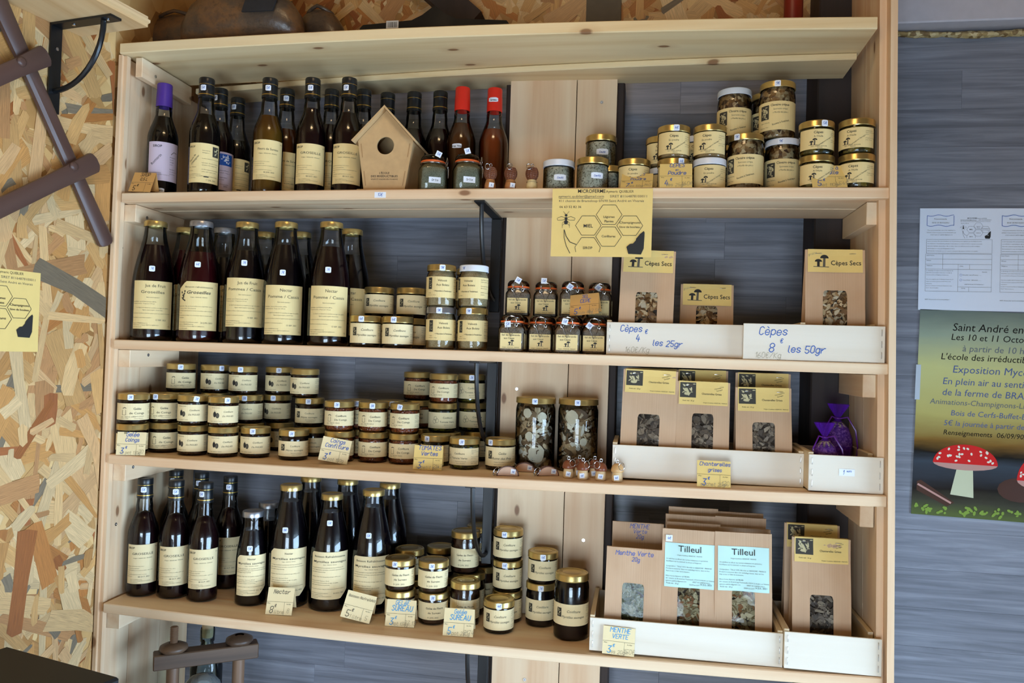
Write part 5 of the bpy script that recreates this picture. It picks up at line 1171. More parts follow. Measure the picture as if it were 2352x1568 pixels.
def card(label, sh, px, py, w, h, P, paper, y=None, rz=0.0, tilt=.42, zb=None, roll=0, flat=False):
    if y is None:
        x = .8
        for _ in range(4): p = on_z(px, py, zs(sh, x)); x = p.x
        y = p.y
    zb = zmax(sh, x_at(px, y, zs(sh, .8)), w/2) + .0003 if zb is None else zb; x = x_at(px, y, zb+h*.4)
    mb = MB(); st, ct = math.sin(tilt), math.cos(tilt); f = lambda a, b, l: (a, (b+h/2)*st-l*ct, (b+h/2)*ct+l*st)
    n = 5; vs = []; fs = []; th = -.0003
    for lay in (0, th):
        for i in range(n+1):
            for sx in (-1, 1): vs.append(f(sx*w/2, -h/2+h*i/n, lay))
    o2 = 2*(n+1)
    for i in range(n): a = 2*i; fs += [(a, a+1, a+3, a+2), (o2+a, o2+a+2, o2+a+3, o2+a+1)]
    if not flat:
        yt, z_ = h*st, h*ct; b0 = len(vs); lb = h*.86; vs += [(-w/2, yt, z_), (w/2, yt, z_), (w/2, yt+lb*st, z_-lb*ct), (-w/2, yt+lb*st, z_-lb*ct)]; fs += [(b0, b0+1, b0+2, b0+3)]
    mb.add(vs, fs); print_onto(mb, P, f); me = mb.mesh('price_card', [paper]+INKS[1:])
    o = put('price_card', me, None, (x, y, zb+abs(math.sin(roll))*w/2), rz); o.rotation_euler[1] = roll; return tag(o, label, 'price card', 'folded price cards')
F_ = face_cam
card('ochre price card for syrup beside the purple-capped bottle', 's1', 320, 0, .055, .046, card_print(.055, .046, [('SiROP', .0075), ('0,5 L', .0065)], '5', 1, ink=1), PAPERO, y=.004, rz=-.1, tilt=.32, roll=.06)
card('low yellow price card for mushroom powder near the post', 's1', 1462, 0, .060, .046, card_print(.060, .046, [('CEPES', .007), ('en', .004), ('Poudre', .007)], '7', 1, '140', 'les 50gr'), PAPERY, y=.004, rz=-.05, tilt=.75)
card('tall yellow price card for mushroom powder before the white-lidded jar', 's1', 1553, 0, .0605, .054, card_print(.0605, .054, [('CEPES', .008), ('en', .0045), ('Poudre', .008)], '4', 1, '160€', 'les 25gr'), PAPERY, y=.004, rz=0, tilt=.40)
card('yellow price card for mushrooms in oil at the right of the first shelf', 's1', 1907, 0, .0610, .052, card_print(.0610, .052, [('CEPES à', .007), ("l'Huile", .0085)], '5', 1, '4545', 'net 110gr'), PAPERY, y=.004, rz=0, tilt=.5)
card('ochre tilted price card for mushroom salt perched on the clip-top jars', 's2', 1342, 0, .058, .046, card_print(.058, .046, [('SEL', .0065), ('CEPE', .0075)], '5', 1, '62,5€', 'poids 80g', ink=3), PAPERO, y=.040, zb=low[2][2]+.0740, rz=-.15, tilt=.40, roll=-.10)
card('price card for quince jelly at the left end of the third shelf', 's3', 300, 1042, .060, .048, card_print(.062, .048, [('Gelée', .0085), ('Coings', .0075)], '3', 1, '20', 'le pot 130g', ink=3), PAPERL, rz=.2, tilt=.10, y=.002, flat=True)
card('tilted price card for quince jam on the third shelf', 's3', 764, 1067, .060, .050, card_print(.060, .050, [('Coings', .008), ('Confiture', .008)], '3', 1, '', 'le pot 150g'), PAPERL, rz=.25, tilt=.3, roll=.16)
card('price card for green tomato jam on the third shelf', 's3', 982, 1080, .0590, .050, card_print(.0590, .050, [('TOMATES', .0085), ('Vertes', .008)], '3', 1, '2142', 'le petit pot'), PAPERY, rz=.1, tilt=.25)
card('small price card for chanterelles leaning on the third-shelf crate', 's3', 1640, 1120, .0610, .049, card_print(.0610, .049, [('Chanterelles', .007), ('grises', .0065)], '3', 1, '120', 'sachet 25gr'), PAPERY, rz=0, tilt=.25, flat=True)
card('price card pencilled for nectar before the litre bilberry bottle', 's4', 640, 1413, .056, .054, card_print(.056, .054, [('Nectar', .0080)], '8', 1, '8', 'litre', ink=2), PAPERL, rz=.1, tilt=.3)
card('slanted pencilled price card for cold drinks before the bilberry bottles', 's4', 815, 1432, .062, .054, card_print(.062, .054, [('Boisson Rafraîchit', .0048)], '5', 1, '5', '1 litre', ink=2), PAPERL, rz=.1, tilt=.4, roll=.2)
card('blue-lettered price card for small elderflower jelly jars', 's4', 918, 1440, .061, .052, card_print(.061, .052, [('GELéE', .0085), ('SUREAU', .0100)], '3', 1, '23,10', 'Pot 130g', ink=8), PAPERL, rz=.05, tilt=.3)
card('blue-lettered price card for tall elderflower jelly jars', 's4', 1052, 1462, .061, .052, card_print(.061, .052, [('Gelée', .0080), ('SUREAU', .0095)], '5', 1, '2174', 'le pot 230g', ink=8), PAPERL, rz=.05, tilt=.3)
card('blue-lettered price card for mint leaning on the fourth-shelf crate', 's4', 1420, 1515, .060, .052, card_print(.060, .052, [('MENTHE', .0085), ('VERTE', .0080)], '3', 1, '150€', 'les 20gr', ink=8), PAPERL, rz=0, tilt=.04, y=.008, flat=True, roll=.03)

# ================================================================== NOTICES AND POSTERS
def hexa(P, cx, cy, s, wd, mi=1): line(P, [(cx+s*math.cos(a), cy+s*.88*math.sin(a)) for a in [i*PI/3 for i in range(7)]], wd, mi)
def d_micro(P, x, y, k, mi=1, small=1):
    """the farm's sign: address, bee and honeycomb; x, y = centre, k = width"""
    u = lambda a, b: (x+(a-.5)*k, y-(b-.345)*k)          # a, b measured on the printed sign, in widths from its upper left
    T(P, 'MICROFERME', *u(.395, .042), k*.050, 1, b=.012, w=k*.275); T(P, 'Aymeric QUIBLIER', *u(.675, .042), k*.036, 1, w=k*.275)
    T(P, 'aymeric.quiblier@gmail.com', *u(.29, .09), k*.036, 2, w=k*.455); T(P, 'SIRET 81164878100011', *u(.76, .09), k*.034, 2, w=k*.365); T(P, '411 chemin de Brameloup 07690 Saint André en Vivarais', *u(.49, .135), k*.034, 2, w=k*.85)
    T(P, '06 63 52 82 36', *u(.185, .195), k*.032, 1, w=k*.22); a, b = u(.065, .098), u(.515, .098); line(P, [a, b], k*.003, 2)
    s = k*.128; w_ = k*.0045
    for q in ((.575, .263), (.37, .372), (.782, .372), (.575, .483)): hexa(P, *u(*q), s, w_)
    c = u(.37, .592); line(P, [(c[0]+s*math.cos(t), c[1]+s*.88*math.sin(t)) for t in (-.45, 0, PI/3, 2*PI/3, PI, PI+.45)], w_, 1)
    for t, q, f in (('MIEL', (.37, .392), .048), ('Légumes', (.575, .295), .032), ('Plantes', (.575, .340), .032), ('Champignons', (.782, .352), .030), ('Sève de bouleau', (.782, .395), .027), ('Confitures', (.575, .490), .032), ('SIROP', (.37, .610), .036)):
        T(P, t, *u(*q), k*f, 1, b=.008, w=(k*.205 if len(t) > 10 else None))
    bx, by = u(.145, .33); e = k*.5
    for yy, rx, ry in ((.0, .030, .035), (.06, .022, .026)): ell(P, bx, by-e*.02+e*yy*1.2, e*rx*1.3, e*ry*1.3, 1, n=10)
    ell(P, bx, by+e*.12, e*.028, e*.026, 1, n=8)
    for sg in (-1, 1):
        line(P, [(bx, by+e*.07), (bx+sg*e*.1, by+e*.095), (bx+sg*e*.18, by+e*.06), (bx+sg*e*.17, by+e*.02), (bx+sg*e*.08, by+e*.02), (bx, by+e*.05)], k*.0036, 1)
        for dy in (.0, -.05): line(P, [(bx+sg*e*.03, by+e*dy), (bx+sg*e*.07, by+e*(dy-.03)), (bx+sg*e*.075, by+e*(dy-.085))], k*.003, 1)
        line(P, [(bx+sg*e*.01, by+e*.14), (bx+sg*e*.06, by+e*.2)], k*.003, 1)
    line(P, [u(.13, .415), u(.15, .48), u(.19, .54), u(.255, .565)], k*.007, 1); line(P, [u(.128, .415), u(.132, .50), u(.155, .58), u(.195, .655)], k*.006, 1)
    m = [(.922, .425), (.93, .44), (.925, .60), (.90, .66), (.775, .655), (.755, .585), (.79, .555), (.82, .55), (.845, .52), (.85, .50), (.87, .475), (.885, .455)]
    P.append(([u(*q) for q in m], 1)); T(P, '07', *u(.855, .565), k*.032, 4, b=.02)
NK = .190
P = []; d_micro(P, 0, 0, NK); me = flat_sheet('notice', PAPERY, NK, .128, P, curl=.10)
# the sign's art is centred on the sheet: shift it so its upper part fits the sheet height
def notice(label, h, loc, rz, paper=PAPERY, curl=.06):
    P = []; d_micro(P, 0, h/2-.345*NK, NK); o = put('notice', flat_sheet('notice', paper, NK, h, P, curl=curl), None, loc, rz); return tag(o, label, 'notice', 'yellow farm notices')
a = on_y(1379, 590, -.003); notice('yellow honeycomb notice hanging from the edge of the first shelf', .1305, (a.x, -.0032, a.z), 0)
a = on_w(86, 808, .002); b = a+WD*(NK/2); notice('yellow honeycomb notice on the strand board wall, cut by the picture edge', .152, (b.x, b.y, b.z), math.atan2(WN.x, -WN.y), curl=.02)
bpy.data.meshes.remove(me)
# order form
FW, FH = .297, .222
def d_form():
    P = []
    for k in (0, 1):
        x0 = -FW/2+.012+k*.150; x1 = x0+.134; t = FH/2; L = lambda *pts: line(P, [(x0+a, t-b) for a, b in pts], .0004, 2)
        wv = [(a*.054/10, .016+.0016*math.sin(a*1.1)) for a in range(11)]
        line(P, [(x0+.003+a, t-b) for a, b in wv], .0010, 3); line(P, [(x0+.003+a, t-b-.022) for a, b in wv], .0010, 3)
        for a in (0, .054): line(P, [(x0+.003+a, t-.016), (x0+.003+a, t-.038)], .0010, 3)
        T(P, 'Précommande', x0+.03, t-.025, .0044, 2); T(P, 'SEVE DE BOULEAU', x0+.03, t-.033, .0042, 2); d_micro(P, x0+.101, t-.044, .070)
        FP(P, ['Pour précommander, merci de compléter le', 'tableau ci-dessous puis nous le transmettre par', 'email à aymeric.quiblier@gmail.com'], x0+.032, t-.049, .0031, .005, 'C')
        y = .068; L((.002, y), (.134, y), (.134, y+.030), (.002, y+.030), (.002, y))
        FP(P, ['La sève de bouleau offre une merveilleuse cure de printemps pour l\'organisme par de multiples bienfaits', 'de revitalisation, reminéralisation, elle aide à mieux éliminer les toxines et déchets organiques accumulés', 'dans notre organisme durant l\'hiver. Elle est utilisée depuis des millénaires par les peuples nordiques', 'afin de préparer le corps aux changements de saison.', '100% naturelle et artisanale, rien n\'est rajouté, la sève passe directement de l\'arbre à la bouteille!'], x0+.004, t-y-.005, .0026, .0053)
        y = .100
        for i, s_ in enumerate(('Nom Prénom', 'Adresse', 'Téléphone')): L((.001, y+i*.011), (.134, y+i*.011)); T(P, s_, x0+.003, t-y-i*.011-.004, .0028, 1, 'L')
        L((.001, y), (.001, y+.081), (.134, y+.081), (.134, y)); L((.036, y), (.036, y+.033)); L((.001, y+.033), (.134, y+.033)); L((.067, y+.022), (.067, y+.081)); L((.09, y+.022), (.09, y+.033)); L((.067, y+.071), (.134, y+.071)); L((.089, y+.071), (.089, y+.081))
        T(P, 'EMAIL', x0+.074, t-y-.027, .0028, 2); T(P, 'TOTAL', x0+.078, t-y-.075, .0028, 2); T(P, 'Quantité', x0+.120, t-y-.039, .0028, 2)
        FP(P, ['Le démarrage de la saison se situe aux alentours de', 'début Mars. Je prendrai contact avec vous afin de', 'vous en avertir et d\'organiser l\'enlèvement.', '', 'Une cure complète dure 3 semaines. A raison de 15', 'cl par jour à boire à jeun au réveil, 3 litres sont', 'nécessaires.', 'La sève se conserve au frais au réfrigérateur entre', '4 et 6° dès sa réception.'], x0+.003, t-y-.037, .0026, .0047)
        for i, s_ in enumerate(('Bouteille 1 Litre (9 euros) ..........', 'Cure 3 litres   (24 euros) ..........')): line(P, [(x0+.073+.0022*math.cos(q), t-y-.045-i*.011+.0022*math.sin(q)) for q in [j*PI/5 for j in range(11)]], .0004, 3); T(P, s_, x0+.077, t-y-.046-i*.011, .0029, 2, 'L')
        T(P, 'paiement le jour de l\'enlèvement !', x0+.1, t-y-.066, .0028, 1, sh=.2); T(P, 'INPS- Ne pas jeter sur la voie publique !', x0+.001, t-.200, .0031, 2, 'L', sh=.2)
    return P
a = on_y(2109, 711, .329); o = put('order_form', flat_sheet('order_form', WHITEP, FW, FH, d_form()), None, (a.x+FW/2, .3305, a.z), 0); tag(o, 'white birch sap order form taped to the grey wall above the mushroom poster', 'poster')
# mushroom fair poster
PWD, PHT = .30, .445
def poster_mat():
    t = NT('poster_print'); tc = t.n('ShaderNodeTexCoord'); sp = t.n('ShaderNodeSeparateXYZ'); t.l(tc.outputs['Object'], sp.inputs[0])
    nz = t.noise(t.coords((5, 1, 26)), 1, 4); zz = t.math('ADD', t.math('DIVIDE', sp.outputs[2], PHT), t.math('MULTIPLY', t.math('SUBTRACT', nz, .5), .10))
    t.base(t.ramp(zz, [(.0, lin((92, 104, 62))), (.07, lin((70, 70, 58))), (.13, lin((40, 36, 34))), (.26, lin((66, 74, 84))), (.31, lin((34, 32, 28))), (.36, lin((132, 98, 48))), (.5, lin((190, 178, 108))), (.72, lin((206, 204, 138))), (.88, lin((160, 172, 150))), (1.0, lin((112, 124, 118)))]))
    t.set(Roughness=.12); return t.m
PINK = [poster_mat(), plain('poster_black', (28, 28, 30), .15), plain('poster_grey', (104, 112, 124), .15), plain('poster_blue', (84, 102, 150), .15), plain('poster_white', (232, 228, 210), .15),
        plain('poster_red', (214, 44, 44), .15), plain('poster_stem', (206, 208, 176), .15), plain('poster_brown', (82, 58, 50), .15), plain('poster_green', (132, 160, 72), .15), plain('poster_pink', (196, 150, 140), .15)]
def d_poster():
    P = []; w, h = PWD, PHT; X = lambda px, py: ((px-2095)/1049-w/2+.0, h/2-(py-716)/1049)
    TX = lambda s, px, py, sz, mi: T(P, s, *X(px, py), sz, mi, 'L', sh=.12)
    for s, px, py, sz, mi in (('Saint André en Vivarais', 2166, 762, .0235, 1), ('Les 10 et 11 Octobre 2020', 2164, 783, .0195, 1), ('à partir de 10 heures', 2188, 808, .0195, 2), ('L\'école des irréductibles fête', 2144, 828, .0195, 1), ('Exposition Mycologique', 2170, 857, .0225, 3), ('En plein air au sentier nature', 2150, 884, .0205, 3), ('de la ferme de BRAMELOUP', 2150, 909, .0205, 3), ('Animations-Champignons-Lichens', 2124, 930, .0165, 2), ('Bois de Cerfs-Buffet-Buvette', 2170, 954, .0165, 3), ('5€ la journée à partir de 14 ans', 2156, 977, .0160, 3), ('Renseignements  06/09/90/94/12', 2156, 998, .0150, 1)): TX(s, px, py, sz, mi)
    def amanita(cx, cy, rw, rh, seed):
        c = X(cx, cy); k = 1/1049; q = R_(seed)
        P.append(([(c[0]-rw*.22*k, c[1]), (c[0]+rw*.24*k, c[1]), (c[0]+rw*.30*k, c[1]-rh*1.7*k), (c[0]-rw*.42*k, c[1]-rh*1.6*k)], 6))
        ell(P, c[0], c[1]+rh*.02*k, rw*k, rh*.34*k, 9, n=20); ell(P, c[0], c[1], rw*k, rh*k, 5, 0, PI, 22)
        for i in range(26):
            t = q.uniform(.12, PI-.12); m = math.sqrt(q.uniform(.02, .86)); ell(P, c[0]+rw*m*math.cos(t)*k, c[1]+rh*m*math.sin(t)*k, rw*.05*k, rw*.035*k, 4, n=7, rot=q.uniform(0, 3))
    ell(P, *X(2320, 1112), .045, .026, 7, n=16); c = X(2140, 1125)
    P.append(([X(2104, 1108), X(2112, 1104), X(2185, 1150), X(2170, 1160), X(2104, 1128)], 7)); line(P, [X(2106, 1114), X(2178, 1152)], .004, 9)
    amanita(2204, 1062, 68, 44, 3); amanita(2368, 1090, 56, 62, 5)
    q = R_(8)
    for i in range(60): xx, yy = X(q.uniform(2100, 2390), q.uniform(1158, 1176)); ell(P, xx, yy, .005*q.random()+.002, .003, 8, n=6, rot=q.uniform(0, 3))
    return P
a = on_y(2093, 1183, .329); po = put('fair_poster', flat_sheet('fair_poster', PINK[0], PWD, PHT, d_poster(), inks=PINK), None, (a.x+PWD/2, .3305, a.z), 0); tag(po, 'glossy mushroom fair poster with red spotted toadstools on the grey wall', 'poster')
po.rotation_euler[1] = .022
for px, py in ((2100, 880),): a = on_y(px, py, .329); put('tape', MB().box(-.004, .006, -.0012, -.0006, -.038, .038).mesh('tape', plain('tape', (196, 204, 214), .15)), po, Vector((a.x, .3305, a.z))-po.location)
a = on_y(873, 447, -.0005); o = put('shelf_price_sticker', flat_sheet('sticker', STICK, .0235, .0115, (lambda P: (hand(P, '10€', 0, -.0025, .006, 3, .0006), P)[1])([])), None, (a.x, -.0004, a.z-.006), 0); tag(o, 'white price sticker on the shelf edge under the birdhouse', 'sticker')

# ================================================================== BIRDHOUSE
def birdhouse(px, y):
    x = x_at(px, y, zs('s1', .6)+.09); z = zs('s1', x)+.0003; o = thing('birdhouse', 'small plain fibreboard birdhouse with a round hole on the first shelf', 'birdhouse', (x, y, z), face_cam(x, y)-.30)
    wb_, we, he, ha, dp, t = .086, .116, .104, .166, .095, .004; N = 24; hc = (0, .094); hr = .018; f0 = .004
    outl = [(-wb_/2, f0), (wb_/2, f0), (we/2, he), (0, ha), (-we/2, he)]
    per = []
    for i in range(N):
        a = 2*PI*i/N+.01; d = (math.cos(a), math.sin(a)); best = 9
        for p, q in zip(outl, outl[1:]+outl[:1]):
            ex, ez = q[0]-p[0], q[1]-p[1]; den = d[0]*ez-d[1]*ex
            if abs(den) < 1e-9: continue
            s = ((p[0]-hc[0])*ez-(p[1]-hc[1])*ex)/den; u = ((p[0]-hc[0])*d[1]-(p[1]-hc[1])*d[0])/den
            if s > 0 and -1e-6 <= u <= 1+1e-6: best = min(best, s)
        per.append((hc[0]+d[0]*best, hc[1]+d[1]*best, a))
    for p in outl: per.append((p[0], p[1], math.atan2(p[1]-hc[1], p[0]-hc[0]) % (2*PI)))
    per.sort(key=lambda q: q[2] % (2*PI)); M = len(per); inn = [(hc[0]+hr*math.cos(q[2]), hc[1]+hr*math.sin(q[2])) for q in per]
    mb = MB(); vs = []
    for yy in (0, t): vs += [(q[0], yy, q[1]) for q in per]+[(q[0], yy, q[1]) for q in inn]
    fs = []
    for i in range(M):
        j = (i+1) % M; fs += [(i, j, M+j, M+i), (2*M+i, 3*M+i, 3*M+j, 2*M+j), (M+i, M+j, 3*M+j, 3*M+i), (i, 2*M+i, 2*M+j, j)]
    mb.add(vs, fs); P = []
    T(P, 'L\'ÉCOLE', 0, .036, .0058, 1, b=.01); T(P, 'DES IRRÉDUCTIBLES', 0, .0295, .0058, 1, b=.01, w=.056); T(P, '07690 ST-ANDRÉ-EN-VIVARAIS', 0, .024, .0036, 1, w=.056)
    for sx in (-1, 1):
        for za, zb_ in ((.012, .042), (.070, .098)):
            xa = sx*(wb_/2-.006+(we-wb_)/2*za/he); xb = sx*(wb_/2-.006+(we-wb_)/2*zb_/he); line(P, [(xa, za), (xb, zb_)], .0018, 6)
    print_onto(mb, P, lambda a, b, l: (a, -l, b)); mb.build('front_panel', [MDF]+INKS[1:6]+[plain('cut_slot', (166, 128, 84), .8)]+INKS[7:], o)
    MB().add([(q[0], dp, q[1]) for q in outl]+[(q[0], dp-t, q[1]) for q in outl], [(4, 3, 2, 1, 0), (5, 6, 7, 8, 9)]+[(i, (i+1) % 5, 5+(i+1) % 5, 5+i) for i in range(5)]).build('back_panel', MDF, o)
    for sx in (-1, 1):
        a, b = sx*wb_/2, sx*we/2; i_ = -sx*t
        MB().add([(a, t, f0), (a+i_, t, f0), (b+i_, t, he), (b, t, he), (a, dp-t, f0), (a+i_, dp-t, f0), (b+i_, dp-t, he), (b, dp-t, he)], [(0, 1, 2, 3), (7, 6, 5, 4), (0, 3, 7, 4), (1, 5, 6, 2), (3, 2, 6, 7), (0, 4, 5, 1)]).build('side_panel', MDF, o)
        L = .094; ang = math.atan2(ha-he, we/2); ux, uz = math.cos(ang), math.sin(ang); A = (0, ha+.001); Bp = (sx*L*ux, ha+.001-L*uz); nx, nz = sx*uz*t, ux*t
        prof = [A, Bp, (Bp[0]+nx, Bp[1]+nz), (A[0]+(0 if sx > 0 else nx*0), A[1]+t*1.3)]
        MB().loft([[Vector((p[0], yy, p[1])) for p in prof] for yy in (-.016, dp+.002)]).build('roof_board', MDF, o)
    MB().box(-.055, .048, -.006, dp, 0, .004).build('base_board', MDF, o)
birdhouse(885, .024)

# ================================================================== KEY RINGS
def ring_part(o, zt, seed, big=.0085):
    q = R_(seed); e = MB().tube([(.0026*math.cos(t), 0, zt+.0035+.0030*math.sin(t)) for t in [2*PI*i/14 for i in range(14)]], .0008, 6, closed=True)
    ey = put('screw_eye', e.mesh('screw_eye', STEEL, 60), o); a = q.uniform(-.6, .6); sg = q.choice((-1, 1))
    pts = [Vector((sg*(.0035+big*.8+big*math.cos(t)*.85), -.004+big*math.sin(t)*.25, zt+.001-big*.55+big*math.sin(t)*.8)) for t in [2*PI*i/22 for i in range(22)]]
    # hang close round the cap
    pts = [Vector((p.x*.75*math.cos(a), p.y-.0125, p.z)) for p in pts]
    put('key_ring', MB().tube(pts, .0007, 6, closed=True).mesh('key_ring', STEEL, 60), o); return ey
REDW = plain('stained_cap', (128, 68, 40), .35, var=.1); LIGHTW = plain('turned_wood', (224, 190, 140), .4, var=.06); MORW = plain('morel_cap', (112, 62, 36), .55, var=.15); BARK = plain('bark', (96, 54, 34), .5, var=.15); SLICE = plain('wood_slice', (200, 160, 130), .5, var=.06)
def st_flat(o, txt, loc, rot, w=.0095, h=.0095): s_ = put('price_sticker', cached(('kst', txt, w), lambda: flat_sheet('sticker', STICK, w, h, (lambda P: (hand(P, txt, 0, -.002, .0038, 3, .0005), P)[1])([]))), o, loc); s_.rotation_euler = (0, rot, 0)
def morel(px, y, label, seed, stemm, price, rz=0):
    x = x_at(px, y, zs('s1', .9)+.03); z = zs('s1', x)+.0003; o = thing('morel_keyring', label, 'key ring', (x, y, z), face_cam(x, y)+rz, 'carved morel key rings')
    put('stem', MB().lathe([(0, 0), (.0095, 0), (.0115, .003), (.0112, .010), (.0095, .017), (.0085, .021), (0, .021)], 18).mesh('stem', stemm, 60), o)
    n, m = 24, 15; pr = []
    for i in range(m+1):
        t = i/m; pr.append((.0138*math.sin(PI*(.16+.84*(1-t)))**.55*(1-.12*t) if i < m else 0.0, .017+.030*t))
    pr[0] = (.0105, .017)
    mb = MB().lathe(pr, n, wob=lambda i, j: (-.13 if (i+(j//2)*1) % 2 == 0 and (j % 2 == 0) and 0 < i < m-1 else .03)); put('cap', mb.mesh('cap', MORW), o)
    ring_part(o, .047, seed, .0075)
    if price: st_flat(o, price, (.002, -.0122, .004), .1)
morel(1126.5, .022, 'morel key ring nearest the clip-top jars, with a sticker on its stem', 1, plain('stem_brown', (176, 116, 66), .45, var=.1), '4')
morel(1173, .026, 'middle morel key ring, standing before the edge of the post', 2, MATS['stem_brown'], '4', .15)
morel(1222, .028, 'right morel key ring with a pale stem and no sticker', 3, plain('stem_pale', (222, 196, 140), .45, var=.06), None)
def toad(px, bot, label, seed, capm, price, y=None):
    r = .0105; y = y_bot(px, bot, 's3', r) if y is None else y; x = x_at(px, y, zs('s3', 1)+.02); z = zs('s3', x)+.0003
    o = thing('mushroom_keyring', label, 'key ring', (x, y, z), face_cam(x, y), 'turned wooden mushroom key rings')
    put('stem', MB().lathe([(0, 0), (.0088, 0), (.0104, .003), (.0106, .009), (.0098, .016), (.0086, .020), (0, .020)], 22).mesh('stem', LIGHTW if capm is not LIGHTW else plain('light_stem', (206, 158, 104), .4, var=.06), 60), o)
    put('cap', MB().lathe([(0, .0185), (.0112, .0185), (.0124, .0200), (.0122, .0235), (.0108, .0285), (.0082, .0325), (.004, .0348), (0, .0352)], 22).mesh('cap', capm, 60), o)
    ring_part(o, .035, seed); st_flat(o, price, (-.001, -.0112, .004), .15 if seed % 2 else -.1)
toad(1306, 1099, 'wooden mushroom key ring with a red-brown cap, leftmost in front', 5, REDW, '4€')
toad(1339, 1103, 'wooden mushroom key ring with a red-brown cap, second in front', 8, REDW, '4€')
toad(1380, 1105, 'wooden mushroom key ring with a red-brown cap, third in front', 7, REDW, '4€')
toad(1418, 1108, 'wooden mushroom key ring all in light wood, before the crate corner', 10, plain('light_cap', (214, 168, 112), .4, var=.06), '4€')
toad(1331, 1090, 'wooden mushroom key ring standing behind the first two', 4, REDW, '4€', y=.072)
toad(1366, 1096, 'wooden mushroom key ring standing behind the second and third', 6, REDW, '4€', y=.072)
def crescent(px, bot, label, seed, rz):
    x = .9
    for _ in range(3): p = on_z(px, bot, zs('s3', x)); x = p.x
    x, y = p.x, p.y+.006; z = zs('s3', x)+.0003; o = thing('crescent_keyring', label, 'key ring', (x, y, z), rz, 'half-moon branch slice key rings'); R = .0225; n = 14; hgt = .85
    arc = [(R*math.cos(PI*i/n), R*hgt*math.sin(PI*i/n)) for i in range(n+1)]; k = .88
    fr = [Vector((a*k, -.0062, .0008+b*k)) for a, b in arc]; put('wood_face', MB().add(fr, [tuple(range(n+1))]).mesh('wood_face', SLICE), o)
    MB().loft([[Vector((a, -.0055, b)) for a, b in arc], [Vector((a, .0065, b)) for a, b in arc]]).build('bark_edge', BARK, o)
    sx = -1; put('screw_eye', MB().tube([(sx*(R+.003)+.0028*math.cos(t), -.001, .004+.0028*math.sin(t)) for t in [2*PI*i/12 for i in range(12)]], .0008, 6, closed=True).mesh('screw_eye', STEEL, 60), o)
    c = Vector((sx*(R+.001), -.006, .0085)); put('key_ring', MB().tube([c+Vector((.006*math.cos(t)*.7+.004*math.sin(t), -.004*math.cos(t), .0082*math.sin(t))) for t in [2*PI*i/22 for i in range(22)]], .0007, 6, closed=True).mesh('key_ring', STEEL, 60), o)
    st_flat(o, '4€', (.010, -.0067, .004), .1)
crescent(1165, 1093, 'half-moon branch slice key ring nearest the meadowsweet jelly', 1, .15); crescent(1204, 1084, 'half-moon branch slice key ring set back between two others', 2, .1); crescent(1257, 1093, 'half-moon branch slice key ring in front of the big mushroom jar', 3, .35)

# ================================================================== LAVENDER SACHETS
def organza():
    t = NT('purple_organza'); t.t.nodes.remove(t.b); a = t.n('ShaderNodeBsdfTransparent'); a.inputs[0].default_value = (.78, .62, .95, 1)
    b = t.n('ShaderNodeBsdfDiffuse'); b.inputs[0].default_value = (*lin((128, 58, 216)), 1); c = t.n('ShaderNodeBsdfTranslucent'); c.inputs[0].default_value = (*lin((146, 76, 232)), 1)
    m1 = t.n('ShaderNodeMixShader', i_0=.4); m2 = t.n('ShaderNodeMixShader', i_0=.28); t.l(b.outputs[0], m1.inputs[1]); t.l(c.outputs[0], m1.inputs[2]); t.l(a.outputs[0], m2.inputs[1]); t.l(m1.outputs[0], m2.inputs[2]); t.l(m2.outputs[0], t.out.inputs[0]); return t.m
ORG = organza(); RIB = plain('purple_ribbon', (92, 28, 130), .35)
def sachet(label, px, y, hb, r, lean, seed, dz=0):
    zb = C4[2]+dz; x = x_at(px, y, zb+hb*.6); x = min(max(x, C4[0]+.0105+r*1.06), C4[1]-.0105-r*1.06); o = thing('lavender_sachet', label, 'sachet', (x, y, zb), 0, 'purple organza lavender sachets'); o.rotation_euler[1] = lean; q = R_(seed)
    pr = [(0, .001), (r*.6, .001), (r*.92, hb*.14), (r, hb*.38), (r*.94, hb*.62), (r*.70, hb*.82), (r*.34, hb*.94), (r*.15, hb)]
    put('lavender', MB().lathe([(a*.94, b+.001) for a, b in pr[:-1]]+[(0, hb*.95)], 26).mesh('lavender', LAVE, 60), o)
    neck = [(r*.15, hb), (r*.14, hb+.004), (r*.30, hb+.013), (r*.46, hb+.022), (r*.56, hb+.030)]
    ph = q.uniform(0, 6); put('organza_bag', MB().lathe(pr+neck[1:], 36, wob=lambda i, j: (.02 if i < 6 else .05+.05*(i-6))*math.sin(j*1.75+ph)*(.4 if i < 4 else 1)).mesh('organza_bag', ORG, 60), o)
    put('flap', MB().loft([[Vector((r*1.03*math.sin(a), -r*1.03*math.cos(a), zz)) for a in [-.7+1.4*i/8 for i in range(9)]] for zz in (hb*.05, hb*.46)], cap=False).mesh('flap', ORG, 60), o)
    for sg in (-1, 1): put('ribbon', MB().tube([Vector((sg*r*.1, -r*.16, hb+.002)), Vector((sg*r*.5, -r*.5, hb+.006)), Vector((sg*r*.95, -r*.75, hb*.8)), Vector((sg*r*1.12, -r*.75, hb*.45)), Vector((sg*r*1.0, -r*.9, hb*.2))], .0016, 5).mesh('ribbon', RIB, 60), o)
    put('ribbon_knot', MB().tube([(r*.19*math.cos(t), r*.19*math.sin(t), hb+.002) for t in [2*PI*i/14 for i in range(14)]], .0016, 6, closed=True).mesh('ribbon_knot', RIB, 60), o)
sachet('purple lavender sachet leaning left, next to the chanterelle bags', 1870, .055, .088, .0270, -.03, 3); sachet('purple lavender sachet standing upright by the right side board', 1985, .132, .094, .0300, .02, 5, .026)
